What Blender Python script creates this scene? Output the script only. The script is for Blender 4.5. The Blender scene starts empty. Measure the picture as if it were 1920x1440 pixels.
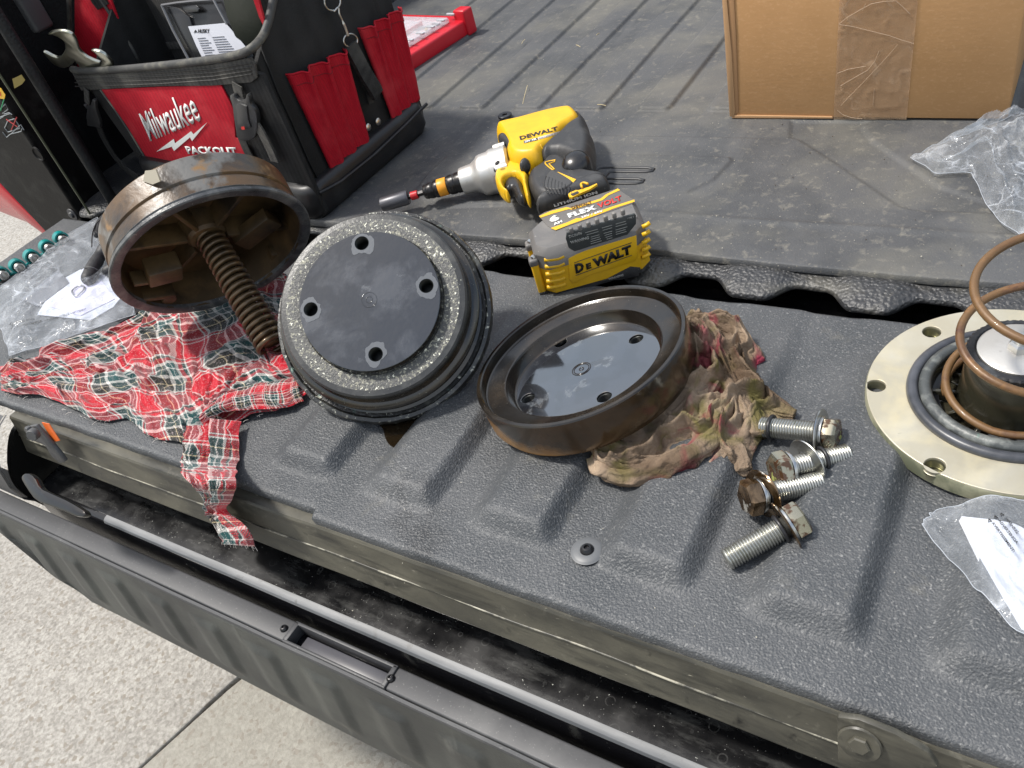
import bpy, bmesh, math, random
import numpy as np
from mathutils import Vector, Matrix
random.seed(7); rng = np.random.default_rng(7)
R = math.radians
scene = bpy.context.scene
COL = scene.collection

# ------------------------------------------------------------------ camera
CAMH = 0.61
FPX = 1554.0559835475683
ROT = np.array([[0.84615404, -0.17318753, 0.50401332],
                [0.47917362, 0.66118531, -0.57725786],
                [-0.23327234, 0.72995895, 0.64245151]])
cam_d = bpy.data.cameras.new('camera')
cam = bpy.data.objects.new('camera', cam_d); COL.objects.link(cam)
mw = Matrix([list(ROT[i]) + [0] for i in range(3)] + [[0, 0, 0, 1]])
mw[2][3] = CAMH
cam.matrix_world = mw
cam_d.sensor_width = 36; cam_d.lens = FPX / 1920 * 36
cam_d.clip_start = 0.02; cam_d.clip_end = 400
scene.camera = cam

# ------------------------------------------------------------------ world, sun, exposure
SUN = Vector((-0.50, -0.17, 1.0)).normalized()
world = bpy.data.worlds.new('World'); scene.world = world; world.use_nodes = True
wn = world.node_tree.nodes; wl = world.node_tree.links
sky = wn.new('ShaderNodeTexSky'); sky.sky_type = 'NISHITA'; sky.sun_disc = False
sky.sun_elevation = math.asin(SUN.z); sky.sun_rotation = math.atan2(SUN.x, SUN.y)
sky.air_density = 1.6; sky.dust_density = 3.5; sky.ozone_density = 1.0
bg = wn['Background']; bg.inputs[1].default_value = 0.13
# thin high cloud over the whole sky
tc = wn.new('ShaderNodeTexCoord'); nz = wn.new('ShaderNodeTexNoise'); nz.inputs['Scale'].default_value = 2.2
nz.inputs['Detail'].default_value = 6
rp = wn.new('ShaderNodeValToRGB'); rp.color_ramp.elements[0].position = .38; rp.color_ramp.elements[1].position = .7
mx = wn.new('ShaderNodeMix'); mx.data_type = 'RGBA'; mx.inputs[7].default_value = (6.0, 6.1, 6.3, 1)
wl.new(tc.outputs['Generated'], nz.inputs['Vector']); wl.new(nz.outputs['Fac'], rp.inputs[0])
wl.new(rp.outputs[0], mx.inputs[0]); wl.new(sky.outputs[0], mx.inputs[6]); wl.new(mx.outputs[2], bg.inputs[0])
sd = bpy.data.lights.new('sun', 'SUN'); sd.energy = 3.0; sd.angle = R(6); sd.color = (1, .96, .9)
so = bpy.data.objects.new('sun', sd); COL.objects.link(so)
so.rotation_euler = SUN.to_track_quat('Z', 'Y').to_euler()
scene.view_settings.view_transform = 'Standard'; scene.view_settings.look = 'None'
scene.view_settings.gamma = 1; scene.view_settings.use_curve_mapping = False
scene.view_settings.exposure = 0.55

# ------------------------------------------------------------------ measuring helpers (pixel of the survey photo -> point in the place)
CO = np.array([0, 0, CAMH])
def ray(px, py):
    return ROT @ np.array([px - 960, -(py - 720), -FPX])
def P(px, py, z=0.0):
    d = ray(px, py); t = (z - CAMH) / d[2]; return Vector(CO + d * t)
def PL(px, py, P0, N):
    d = ray(px, py); P0 = np.array(P0); N = np.array(N)
    t = ((P0 - CO) @ N) / (d @ N); return Vector(CO + d * t)
def PY(px, py, y): return PL(px, py, (0, y, 0), (0, 1, 0))

# ------------------------------------------------------------------ object helpers
def tag(o, label=None, cat=None, group=None, kind=None):
    if label: o['label'] = label
    if cat: o['category'] = cat
    if group: o['group'] = group
    if kind: o['kind'] = kind
    return o
def empty(name, loc, label=None, cat=None, group=None, kind=None):
    o = bpy.data.objects.new(name, None); COL.objects.link(o)
    o.empty_display_size = .05; o.location = loc; o['_w'] = 1
    del o['_w']
    return tag(o, label, cat, group, kind)
WM = {}
def world_of(o):
    m = o.matrix_basis.copy()
    if o.parent: m = world_of(o.parent) @ o.matrix_parent_inverse @ m
    return m
def link(name, me, mat, parent=None, smooth=False):
    o = bpy.data.objects.new(name, me); COL.objects.link(o)
    if mat:
        for m in (mat if isinstance(mat, (list, tuple)) else [mat]): me.materials.append(m)
    if smooth: me.polygons.foreach_set('use_smooth', [True] * len(me.polygons))
    if parent:
        o.parent = parent; o.matrix_parent_inverse = world_of(parent).inverted()
    return o
def from_bm(name, bm, mat, parent=None, smooth=False, M=None):
    if M is not None: bm.transform(M)
    bmesh.ops.recalc_face_normals(bm, faces=bm.faces)
    me = bpy.data.meshes.new(name); bm.to_mesh(me); bm.free()
    return link(name, me, mat, parent, smooth)
def autosmooth(o, ang=35):
    me = o.data
    me.polygons.foreach_set('use_smooth', [True] * len(me.polygons))
    bm = bmesh.new(); bm.from_mesh(me)
    for e in bm.edges:
        if len(e.link_faces) == 2 and e.calc_face_angle(0) > R(ang): e.smooth = False
    bm.to_mesh(me); bm.free()
    return o
def bev(bm, w, seg=2, ang=30):
    es = [e for e in bm.edges if len(e.link_faces) == 2 and e.calc_face_angle(0) > R(ang)]
    if w > 0: bmesh.ops.bevel(bm, geom=es, offset=w, segments=seg, affect='EDGES', profile=.5, clamp_overlap=True)
def frame(o, x, y=None, z=None):
    """matrix with local x along x; local z along z (or x cross y)"""
    x = Vector(x).normalized()
    if z is None: z = x.cross(Vector(y)).normalized()
    else:
        z = Vector(z); z = (z - x * z.dot(x)).normalized()
    y = z.cross(x)
    m = Matrix((x, y, z)).transposed().to_4x4(); m.translation = Vector(o); return m
def nframe(o, n, xh=(1, 0, 0)):
    n = Vector(n).normalized(); x = Vector(xh); x = (x - n * x.dot(n)).normalized()
    m = Matrix((x, n.cross(x), n)).transposed().to_4x4(); m.translation = Vector(o); return m
def box(name, c, s, mat, parent=None, M=None, bw=.002, seg=2):
    bm = bmesh.new(); bmesh.ops.create_cube(bm, size=1)
    for v in bm.verts: v.co = Vector((v.co.x * s[0] + c[0], v.co.y * s[1] + c[1], v.co.z * s[2] + c[2]))
    bev(bm, bw, seg)
    return autosmooth(from_bm(name, bm, mat, parent, M=M))
def prism_bm(pts, N, depth, bw=0, seg=2):
    """closed outline of 3D points on a plane, solid to -N*depth"""
    N = Vector(N).normalized(); bm = bmesh.new()
    a = [bm.verts.new(p) for p in pts]; b = [bm.verts.new(Vector(p) - N * depth) for p in pts]
    bm.faces.new(a); bm.faces.new(b[::-1]); n = len(pts)
    for i in range(n): bm.faces.new((a[i], b[i], b[(i + 1) % n], a[(i + 1) % n]))
    bmesh.ops.recalc_face_normals(bm, faces=bm.faces)
    if bw: bev(bm, bw, seg)
    return bm
def sm(pts, it=1, closed=True):
    """corner cutting of a 2D outline"""
    for _ in range(it):
        q = []; n = len(pts)
        for i in range(n if closed else n - 1):
            a = pts[i]; b = pts[(i + 1) % n]
            q.append((a[0] * .75 + b[0] * .25, a[1] * .75 + b[1] * .25)); q.append((a[0] * .25 + b[0] * .75, a[1] * .25 + b[1] * .75))
        if not closed: q = [pts[0]] + q[1:-1] + [pts[-1]]
        pts = q
    return pts
def trace(name, px, plane, depth, mat, parent=None, off=0, bw=0, zoom=None, it=0, seg=2):
    P0, N = plane; N = Vector(N).normalized()
    if zoom: px = [(zoom[0] + x / zoom[2], zoom[1] + y / zoom[2]) for x, y in px]
    if it: px = sm(px, it)
    pts = [PL(x, y, Vector(P0) + N * off, N) for x, y in px]
    return autosmooth(from_bm(name, prism_bm(pts, N, depth, bw, seg), mat, parent))
def lathe_bm(prof, seg=64, rfun=None):
    """profile [(r, z)] about local z"""
    bm = bmesh.new(); rings = []
    for r, z in prof:
        if r < 1e-6: rings.append([bm.verts.new((0, 0, z))]); continue
        ring = []
        for i in range(seg):
            a = 2 * math.pi * i / seg; rr = r + (rfun(a, r, z) if rfun else 0)
            ring.append(bm.verts.new((rr * math.cos(a), rr * math.sin(a), z)))
        rings.append(ring)
    for A, B in zip(rings[:-1], rings[1:]):
        if len(A) == 1 and len(B) == 1: continue
        for i in range(seg):
            j = (i + 1) % seg
            if len(A) == 1: bm.faces.new((A[0], B[i], B[j]))
            elif len(B) == 1: bm.faces.new((A[i], B[0], A[j]))
            else: bm.faces.new((A[i], B[i], B[j], A[j]))
    return bm
def lathe(name, prof, M, mat, parent=None, seg=64, rfun=None, ang=35):
    return autosmooth(from_bm(name, lathe_bm(prof, seg, rfun), mat, parent, M=M), ang)
def tube_bm(pts, r, seg=10, closed=False, cap=True, flat=None):
    pts = [Vector(p) for p in pts]; n = len(pts); bm = bmesh.new(); rings = []; up = None
    for i, p in enumerate(pts):
        if closed: t = pts[(i + 1) % n] - pts[i - 1]
        else: t = pts[min(i + 1, n - 1)] - pts[max(i - 1, 0)]
        t.normalize()
        if up is None:
            up = Vector((0, 0, 1)) if abs(t.z) < .9 else Vector((1, 0, 0))
        s = t.cross(up).normalized(); up = s.cross(t).normalized()
        rr = r[i] if isinstance(r, (list, tuple, np.ndarray)) else r
        f = flat or (1, 1)
        rings.append([bm.verts.new(p + s * math.cos(2 * math.pi * k / seg) * rr * f[0] + up * math.sin(2 * math.pi * k / seg) * rr * f[1]) for k in range(seg)])
    for i in range(n if closed else n - 1):
        A = rings[i]; B = rings[(i + 1) % n]
        for k in range(seg): bm.faces.new((A[k], A[(k + 1) % seg], B[(k + 1) % seg], B[k]))
    if not closed and cap: bm.faces.new(rings[0][::-1]); bm.faces.new(rings[-1])
    return bm
def tube(name, pts, r, mat, parent=None, seg=10, closed=False, flat=None, M=None):
    return from_bm(name, tube_bm(pts, r, seg, closed, True, flat), mat, parent, smooth=True, M=M)
def spline(pts, n=8, closed=False):
    pts = [Vector(p) for p in pts]; out = []; m = len(pts)
    for i in range(m if closed else m - 1):
        g = lambda k: pts[k % m] if closed else pts[max(0, min(m - 1, k))]
        p0, p1, p2, p3 = g(i - 1), g(i), g(i + 1), g(i + 2)
        for k in range(n):
            t = k / n
            out.append(.5 * ((2 * p1) + (p2 - p0) * t + (2 * p0 - 5 * p1 + 4 * p2 - p3) * t * t + (3 * p1 - p0 - 3 * p2 + p3) * t ** 3))
    if not closed: out.append(pts[-1])
    return out
def grid_mesh(name, X, Y, Z, mat, parent=None, U=None, V=None, mask=None):
    ny, nx = X.shape
    me = bpy.data.meshes.new(name)
    co = np.stack([X, Y, Z], -1).reshape(-1, 3)
    i = np.arange(ny * nx).reshape(ny, nx)
    q = np.stack([i[:-1, :-1], i[:-1, 1:], i[1:, 1:], i[1:, :-1]], -1).reshape(-1, 4)
    if mask is not None:
        mk = (mask[:-1, :-1] & mask[:-1, 1:] & mask[1:, 1:] & mask[1:, :-1]).reshape(-1); q = q[mk]
    me.from_pydata(co.tolist(), [], q.tolist())
    if U is not None:
        uv = me.uv_layers.new(name='UVMap'); li = q.reshape(-1)
        arr = np.stack([U.reshape(-1)[li], V.reshape(-1)[li]], -1).astype(np.float32).reshape(-1)
        uv.data.foreach_set('uv', arr)
    me.update()
    return link(name, me, mat, parent, smooth=True)
def lat(ix, iy, seed):
    h = (ix.astype(np.int64) * 374761393 + iy.astype(np.int64) * 668265263 + seed * 974711) & 0x7fffffff
    h = ((h ^ (h >> 13)) * 1274126177) & 0x7fffffff
    return ((h ^ (h >> 16)) & 0xffff) / 65535.0
def vn(x, y, seed=0):
    x0 = np.floor(x); y0 = np.floor(y); fx = x - x0; fy = y - y0
    fx = fx * fx * fx * (fx * (fx * 6 - 15) + 10); fy = fy * fy * fy * (fy * (fy * 6 - 15) + 10)
    a = lat(x0, y0, seed); b = lat(x0 + 1, y0, seed); c = lat(x0, y0 + 1, seed); d = lat(x0 + 1, y0 + 1, seed)
    return (a * (1 - fx) + b * fx) * (1 - fy) + (c * (1 - fx) + d * fx) * fy
def fbm(x, y, seed=0, o=4, g=.5):
    s = 0; a = 1; t = 0
    for k in range(o):
        s = s + vn(x * 2 ** k + 17.3 * k, y * 2 ** k - 9.1 * k, seed + k) * a; t += a; a *= g
    return s / t
def ridge(x, y, seed=0, o=3, g=.5):
    s = 0; a = 1; t = 0
    for k in range(o):
        v = 1 - np.abs(2 * vn(x * 2 ** k + 5.7 * k, y * 2 ** k + 3.3 * k, seed + k) - 1) * 1.6
        s = s + np.clip(v, 0, 1) ** 1.5 * a; t += a; a *= g
    return s / t
def sst(a, b, x):
    t = np.clip((x - a) / (b - a), 0, 1); return t * t * (3 - 2 * t)
def resample(pts, n):
    pts = np.array([tuple(p) for p in pts], float); d = np.r_[0, np.cumsum(np.linalg.norm(np.diff(pts, axis=0), axis=1))]
    t = np.linspace(0, d[-1], n); return np.stack([np.interp(t, d, pts[:, k]) for k in range(pts.shape[1])], -1)
def coons(bottom, top, left, right, nu, nv):
    """four 3D polylines -> grids X, Y, Z. bottom/top run left to right, left/right run bottom to top"""
    B = resample(bottom, nu); T = resample(top, nu); L = resample(left, nv); Rr = resample(right, nv)
    u = np.linspace(0, 1, nu)[None, :, None]; v = np.linspace(0, 1, nv)[:, None, None]
    S = (1 - v) * B[None] + v * T[None] + (1 - u) * L[:, None] + u * Rr[:, None] - ((1 - u) * (1 - v) * B[0] + u * (1 - v) * B[-1] + (1 - u) * v * T[0] + u * v * T[-1])
    return S[..., 0], S[..., 1], S[..., 2]
def sdpoly(X, Y, pts):
    """signed distance to a polygon, negative inside"""
    d = np.full(X.shape, 1e9); ins = np.zeros(X.shape, bool); n = len(pts)
    for i in range(n):
        ax, ay = pts[i][0], pts[i][1]; bx, by = pts[(i + 1) % n][0], pts[(i + 1) % n][1]
        ex, ey = bx - ax, by - ay; wx, wy = X - ax, Y - ay
        t = np.clip((wx * ex + wy * ey) / (ex * ex + ey * ey), 0, 1)
        d = np.minimum(d, np.hypot(wx - ex * t, wy - ey * t))
        c = ((ay <= Y) & (by > Y)) | ((by <= Y) & (ay > Y))
        with np.errstate(divide='ignore', invalid='ignore'):
            xi = ax + (Y - ay) * ex / (ey if ey else 1e-12)
        ins ^= c & (X < xi)
    return np.where(ins, -d, d)

# ------------------------------------------------------------------ materials
def nodes(name):
    m = bpy.data.materials.new(name); m.use_nodes = True
    nt = m.node_tree; b = nt.nodes['Principled BSDF']; return m, nt, b
def N_(nt, t, **kw):
    n = nt.nodes.new(t)
    for k, v in kw.items():
        if isinstance(v, tuple) and v and v[0] == 'L': nt.links.new(v[1], n.inputs[k])
        else:
            try: n.inputs[k].default_value = v
            except Exception: setattr(n, k, v)
    return n
def c4(c): return (c[0], c[1], c[2], 1) if len(c) == 3 else c
def noise(nt, vec, scale, detail=4, rough=.55, dist=0, stretch=None):
    if stretch:
        mp = nt.nodes.new('ShaderNodeMapping'); mp.inputs['Scale'].default_value = stretch; nt.links.new(vec, mp.inputs[0]); vec = mp.outputs[0]
    n = nt.nodes.new('ShaderNodeTexNoise'); n.inputs['Scale'].default_value = scale; n.inputs['Detail'].default_value = detail
    n.inputs['Roughness'].default_value = rough; n.inputs['Distortion'].default_value = dist; nt.links.new(vec, n.inputs['Vector']); return n.outputs['Fac']
def ramp(nt, fac, a, b, ca=(0, 0, 0, 1), cb=(1, 1, 1, 1)):
    r = nt.nodes.new('ShaderNodeValToRGB'); r.color_ramp.elements[0].position = a; r.color_ramp.elements[1].position = b
    r.color_ramp.elements[0].color = ca; r.color_ramp.elements[1].color = cb; nt.links.new(fac, r.inputs[0]); return r.outputs[0]
def mix(nt, fac, a, b):
    m = nt.nodes.new('ShaderNodeMix'); m.data_type = 'RGBA'
    if isinstance(fac, (int, float)): m.inputs[0].default_value = fac
    else: nt.links.new(fac, m.inputs[0])
    for s, v in ((6, a), (7, b)):
        if isinstance(v, tuple): m.inputs[s].default_value = c4(v)
        else: nt.links.new(v, m.inputs[s])
    return m.outputs[2]
def math_(nt, op, a, b=0, c=None):
    m = nt.nodes.new('ShaderNodeMath'); m.operation = op
    for i, v in enumerate([a, b] + ([c] if c is not None else [])):
        if isinstance(v, (int, float)): m.inputs[i].default_value = v
        else: nt.links.new(v, m.inputs[i])
    return m.outputs[0]
def M(name, col, rough=.5, metal=0, var=(), bumps=(), spec=.5, coat=0, rvar=None, sheen=0, alpha=None):
    """var: list of (colour, scale, lo, hi, detail, stretch, rough or None): patches laid over the base one after another"""
    m, nt, b = nodes(name); tc = nt.nodes.new('ShaderNodeTexCoord').outputs['Object']
    c = c4(col); r = rough; me = metal
    rr = None; mm = None
    for i, v in enumerate(var):
        v = tuple(v) + (None,) * (8 - len(v)); cc, sc, lo, hi, det, st, vr, vm = v
        f = ramp(nt, noise(nt, tc, sc, det if det is not None else 5, .6, .3, st), lo, hi)
        c = mix(nt, f, c, c4(cc))
        if vr is not None:
            base = rr if rr is not None else (rough,) * 3 + (1,)
            rr = mix(nt, f, base, (vr, vr, vr, 1))
        if vm is not None:
            base = mm if mm is not None else (metal,) * 3 + (1,)
            mm = mix(nt, f, base, (vm, vm, vm, 1))
    if isinstance(c, tuple): b.inputs['Base Color'].default_value = c
    else: nt.links.new(c, b.inputs['Base Color'])
    if rvar:
        f = ramp(nt, noise(nt, tc, rvar[0], 4), .35, .7)
        base = rr if rr is not None else (rough,) * 3 + (1,)
        rr = mix(nt, f, base, (rvar[1],) * 3 + (1,))
    b.inputs['Roughness'].default_value = rough; b.inputs['Metallic'].default_value = metal
    if rr is not None: nt.links.new(rr, b.inputs['Roughness'])
    if mm is not None: nt.links.new(mm, b.inputs['Metallic'])
    b.inputs['Specular IOR Level'].default_value = spec
    if coat: b.inputs['Coat Weight'].default_value = coat; b.inputs['Coat Roughness'].default_value = .08
    if sheen: b.inputs['Sheen Weight'].default_value = sheen
    last = None
    for bp in bumps:
        kind, sc, dist, strength = bp[:4]; st = bp[4] if len(bp) > 4 else None
        vec = tc
        if st:
            mp = nt.nodes.new('ShaderNodeMapping'); mp.inputs['Scale'].default_value = st; nt.links.new(tc, mp.inputs[0]); vec = mp.outputs[0]
        if kind == 'v':
            t = nt.nodes.new('ShaderNodeTexVoronoi'); t.feature = 'SMOOTH_F1'; t.inputs['Scale'].default_value = sc; nt.links.new(vec, t.inputs['Vector']); h = t.outputs['Distance']
        elif kind == 'w':
            t = nt.nodes.new('ShaderNodeTexWave'); t.inputs['Scale'].default_value = sc; t.inputs['Distortion'].default_value = 0; nt.links.new(vec, t.inputs['Vector']); h = t.outputs['Fac']
        else: h = noise(nt, vec, sc, 5, .6)
        bn = nt.nodes.new('ShaderNodeBump'); bn.inputs['Strength'].default_value = strength; bn.inputs['Distance'].default_value = dist
        nt.links.new(h, bn.inputs['Height'])
        if last is not None: nt.links.new(last, bn.inputs['Normal'])
        last = bn.outputs[0]
    if last is not None: nt.links.new(last, b.inputs['Normal'])
    return m
DUST = (.33, .31, .26)
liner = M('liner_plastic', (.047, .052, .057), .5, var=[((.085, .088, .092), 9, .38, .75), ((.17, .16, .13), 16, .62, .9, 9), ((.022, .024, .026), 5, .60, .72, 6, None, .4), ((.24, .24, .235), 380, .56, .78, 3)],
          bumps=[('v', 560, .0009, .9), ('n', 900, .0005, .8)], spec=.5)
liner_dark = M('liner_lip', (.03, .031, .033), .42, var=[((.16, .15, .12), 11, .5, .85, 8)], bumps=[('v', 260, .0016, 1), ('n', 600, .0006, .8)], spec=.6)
matrub = M('mat_rubber', (.082, .084, .087), .6, var=[((.055, .058, .062), 7, .45, .65, 7), ((.155, .148, .125), 5, .46, .76, 10), ((.22, .205, .17), 70, .56, .85, 9), ((.3, .28, .22), 330, .66, .78, 2), ((.105, .105, .105), 3, .55, .8, 8, (9, 1, 1))],
           bumps=[('v', 500, .0005, .7), ('n', 900, .0004, .6), ('n', 14, .004, .35)], spec=.35)
blackpaint = M('black_paint', (.006, .006, .007), .16, var=[((.05, .05, .045), 25, .6, .85, 8, None, .5), ((.12, .12, .11), 300, .74, .8, 2, None, .6)], spec=.5, bumps=[('n', 60, .0006, .25)])
jambmat = M('jamb_paint', (.004, .004, .004), .5, spec=.2, var=[((.03, .03, .028), 18, .5, .8, 6)], bumps=[('v', 300, .0006, .4)])
jambrough = M('jamb_trim', (.008, .009, .010), .5, spec=.35, bumps=[('v', 260, .001, .8)])
dustpaint = M('dusty_dark_paint', (.036, .035, .029), .42, var=[((.105, .098, .074), 9, .32, .66, 9, (1, 1.7, 1.7), .55), ((.016, .016, .014), 14, .5, .72, 9, (.8, 5, 5), .32), ((.16, .15, .12), 60, .6, .85, 10, None, .7), ((.3, .28, .22), 240, .7, .76, 3, (.4, 2, 2), .7), ((.008, .008, .007), 40, .62, .74, 8)],
              bumps=[('n', 300, .0003, .4), ('n', 30, .001, .3)], spec=.45)
seamhighlight = M('worn_ridge_highlight_paint', (.05, .048, .04), .4, var=[((.36, .34, .27), 30, .45, .62, 8, (1, 1, 1)), ((.03, .03, .028), 90, .55, .7)])  # pale ridge highlight painted on, broken up by worn chips
greyplastic = M('grey_plastic', (.05, .051, .054), .5, var=[((.1, .1, .1), 12, .5, .8, 6), ((.2, .2, .19), 380, .66, .8, 2)], bumps=[('n', 900, .0003, .4)])
panelplastic = M('panel_plastic', (.035, .037, .036), .5, var=[((.085, .09, .08), 7, .4, .75, 7), ((.17, .17, .15), 30, .62, .85, 9, (1, 1, .3))], bumps=[('v', 500, .0004, .5), ('n', 60, .0015, .35)])
chromeedge = M('pale_worn_edge', (.10, .105, .11), .5, var=[((.2, .205, .21), 9, .45, .75, 7, (1, 8, 8)), ((.05, .05, .048), 40, .6, .72, 8)], spec=.6)

def mat_shelf():
    m, nt, b = nodes('glossy_black_with_water_spots'); tc = nt.nodes.new('ShaderNodeTexCoord').outputs['Object']
    col = (.006, .006, .0065, 1); f = None
    for sc, lo, w, amt in ((62, .30, .035, 1), (110, .30, .05, .8), (34, .26, .03, .45)):
        v = nt.nodes.new('ShaderNodeTexVoronoi'); v.inputs['Scale'].default_value = sc; nt.links.new(tc, v.inputs['Vector'])
        cmp_ = math_(nt, 'COMPARE', v.outputs['Distance'], lo, w)
        sep = nt.nodes.new('ShaderNodeSeparateColor'); nt.links.new(v.outputs['Color'], sep.inputs[0])
        keep = math_(nt, 'GREATER_THAN', sep.outputs[0], .62)
        g = math_(nt, 'MULTIPLY', math_(nt, 'MULTIPLY', cmp_, keep), amt)
        f = g if f is None else math_(nt, 'MAXIMUM', f, g)
    brk = ramp(nt, noise(nt, tc, 70, 5), .42, .62); f = math_(nt, 'MULTIPLY', f, brk)
    f = math_(nt, 'MULTIPLY', f, .06)
    c = mix(nt, f, col, (.5, .5, .47, 1))
    d = ramp(nt, noise(nt, tc, 18, 9, .7, 0, (1, 4, 1)), .5, .85)
    c = mix(nt, math_(nt, 'MULTIPLY', d, .5), c, (.16, .16, .15, 1))
    s = ramp(nt, noise(nt, tc, 420, 1), .74, .78)
    c = mix(nt, s, c, (.3, .3, .27, 1))
    nt.links.new(c, b.inputs['Base Color'])
    nt.links.new(ramp(nt, noise(nt, tc, 20, 6), .3, .8, (.12,) * 3 + (1,), (.5,) * 3 + (1,)), b.inputs['Roughness'])
    return m
shelfmat = mat_shelf()

def mat_pave(name, base, light, dark, bscale):
    m, nt, b = nodes(name); tc = nt.nodes.new('ShaderNodeTexCoord').outputs['Object']
    n1 = ramp(nt, noise(nt, tc, bscale, 6, .65), .36, .66); c = mix(nt, n1, c4(dark), c4(light))
    v = nt.nodes.new('ShaderNodeTexVoronoi'); v.inputs['Scale'].default_value = bscale * .9; nt.links.new(tc, v.inputs['Vector'])
    sep = nt.nodes.new('ShaderNodeSeparateColor'); nt.links.new(v.outputs['Color'], sep.inputs[0])
    st = ramp(nt, sep.outputs[1], .0, 1, c4(base), c4(light)); c = mix(nt, .45, c, st)
    c = mix(nt, ramp(nt, sep.outputs[2], .9, .93), c, (.25, .225, .19, 1))
    c = mix(nt, ramp(nt, noise(nt, tc, 2.5, 4), .45, .8), c, mix(nt, .35, c, c4(dark)))
    nt.links.new(c, b.inputs['Base Color']); b.inputs['Roughness'].default_value = .85; b.inputs['Specular IOR Level'].default_value = .3
    bn = nt.nodes.new('ShaderNodeBump'); bn.inputs['Strength'].default_value = .8; bn.inputs['Distance'].default_value = .003
    nt.links.new(noise(nt, tc, bscale * 1.1, 5, .7), bn.inputs['Height']); nt.links.new(bn.outputs[0], b.inputs['Normal'])
    return m
pave_a = mat_pave('exposed_aggregate_concrete', (.24, .225, .2), (.47, .45, .41), (.17, .158, .14), 135)
pave_b = mat_pave('smooth_concrete', (.26, .245, .21), (.36, .345, .3), (.23, .215, .185), 130)

drum_black = M('oiled_black_enamel', (.013, .015, .018), .13, spec=.7, var=[((.036, .04, .047), 20, .5, .62, 8, None, .24), ((.06, .066, .075), 24, .66, .72, 8, None, .36)], bumps=[('n', 45, .0014, .35), ('n', 400, .0002, .3)], coat=.6)  # blue-grey patches paint the sky's sheen into the enamel colour
drum_side = M('wet_black_step', (.016, .014, .011), .2, spec=.6, var=[((.05, .035, .02), 22, .5, .75), ((.16, .15, .12), 240, .66, .74, 3, None, .6)], bumps=[('n', 60, .0006, .35)], coat=.3)
drum_grit = M('speckled_worn_band', (.065, .066, .062), .42, spec=.6, var=[((.045, .045, .045), 30, .5, .7), ((.3, .29, .22), 300, .54, .64, 4, None, .5), ((.8, .79, .64), 260, .61, .64, 6, None, .4)], bumps=[('n', 420, .0012, .9)])
band_dark = M('dark_band_edge', (.035, .036, .036), .34, spec=.5, var=[((.08, .08, .075), 30, .45, .7, 8), ((.5, .49, .4), 420, .68, .74, 3, None, .5)], bumps=[('n', 300, .0006, .5)])
drum_crust = M('crusty_flange_edge', (.02, .02, .019), .28, spec=.6, var=[((.08, .08, .07), 40, .52, .66, 8), ((.5, .5, .42), 180, .6, .68, 5, None, .6), ((.1, .18, .15), 90, .64, .74)], bumps=[('n', 300, .001, .8)])
hole_mat = M('tapped_hole', (.012, .014, .013), .35, metal=.5)
bowl_in = M('oily_brown_black', (.010, .0075, .005), .2, spec=.5, var=[((.028, .02, .012), 18, .45, .7, 4, None, .3), ((.12, .11, .09), 300, .7, .76, 3, None, .5)], bumps=[('n', 70, .0004, .25)], coat=.25)
bowl_floor = M('oil_film_floor', (.012, .013, .016), .06, spec=1, var=[((.06, .065, .07), 28, .6, .64, 5, None, .3), ((.006, .006, .006), 16, .55, .57, 5)], bumps=[('n', 34, .0003, .2)], coat=.8)  # grey and black patches imitate broken sky reflection in the colour
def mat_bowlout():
    m, nt, b = nodes('oily_brown_wall'); tc = nt.nodes.new('ShaderNodeTexCoord').outputs['Object']
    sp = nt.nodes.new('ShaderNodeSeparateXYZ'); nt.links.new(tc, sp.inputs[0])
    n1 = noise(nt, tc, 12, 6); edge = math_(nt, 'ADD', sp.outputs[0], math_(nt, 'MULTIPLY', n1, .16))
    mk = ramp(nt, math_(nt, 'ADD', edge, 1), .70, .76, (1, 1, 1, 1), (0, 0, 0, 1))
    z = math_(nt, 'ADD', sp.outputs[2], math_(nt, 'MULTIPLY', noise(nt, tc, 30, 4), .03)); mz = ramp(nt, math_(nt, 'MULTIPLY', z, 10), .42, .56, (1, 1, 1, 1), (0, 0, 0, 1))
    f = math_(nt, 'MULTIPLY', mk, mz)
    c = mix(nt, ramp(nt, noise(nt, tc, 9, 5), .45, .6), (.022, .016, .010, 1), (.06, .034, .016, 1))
    c = mix(nt, f, c, mix(nt, ramp(nt, noise(nt, tc, 20, 6), .4, .7), (.3, .14, .035, 1), (.42, .22, .07, 1)))  # orange-brown at the lower left, dark brown elsewhere
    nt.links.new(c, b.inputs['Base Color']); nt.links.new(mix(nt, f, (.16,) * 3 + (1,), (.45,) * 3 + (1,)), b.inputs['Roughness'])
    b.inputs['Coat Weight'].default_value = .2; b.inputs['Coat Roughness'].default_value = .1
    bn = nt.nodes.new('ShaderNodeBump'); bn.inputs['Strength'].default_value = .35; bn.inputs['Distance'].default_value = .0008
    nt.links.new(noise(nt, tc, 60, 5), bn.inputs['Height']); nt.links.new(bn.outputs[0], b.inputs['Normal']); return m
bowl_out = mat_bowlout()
rust_out = M('brown_stained_casing', (.10, .054, .019), .4, spec=.5, var=[((.035, .024, .015), 13, .44, .56, 8, None, .28), ((.14, .135, .125), 11, .56, .62, 8, None, .4), ((.22, .125, .048), 24, .58, .66, 8, None, .5), ((.6, .56, .46), 130, .75, .78, 4, (1, 1, .3))], bumps=[('n', 45, .0016, .6), ('n', 200, .0004, .5)], coat=.12)  # grey patches put sheen into the colour, among the brown stains
bowl_floor.node_tree.nodes['Principled BSDF'].inputs['Coat Weight'].default_value = 1
bowl_floor.node_tree.nodes['Principled BSDF'].inputs['Coat IOR'].default_value = 2.0
bowl_floor.node_tree.nodes['Principled BSDF'].inputs['Coat Roughness'].default_value = .03
drum_black.node_tree.nodes['Principled BSDF'].inputs['Coat IOR'].default_value = 1.7
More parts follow.
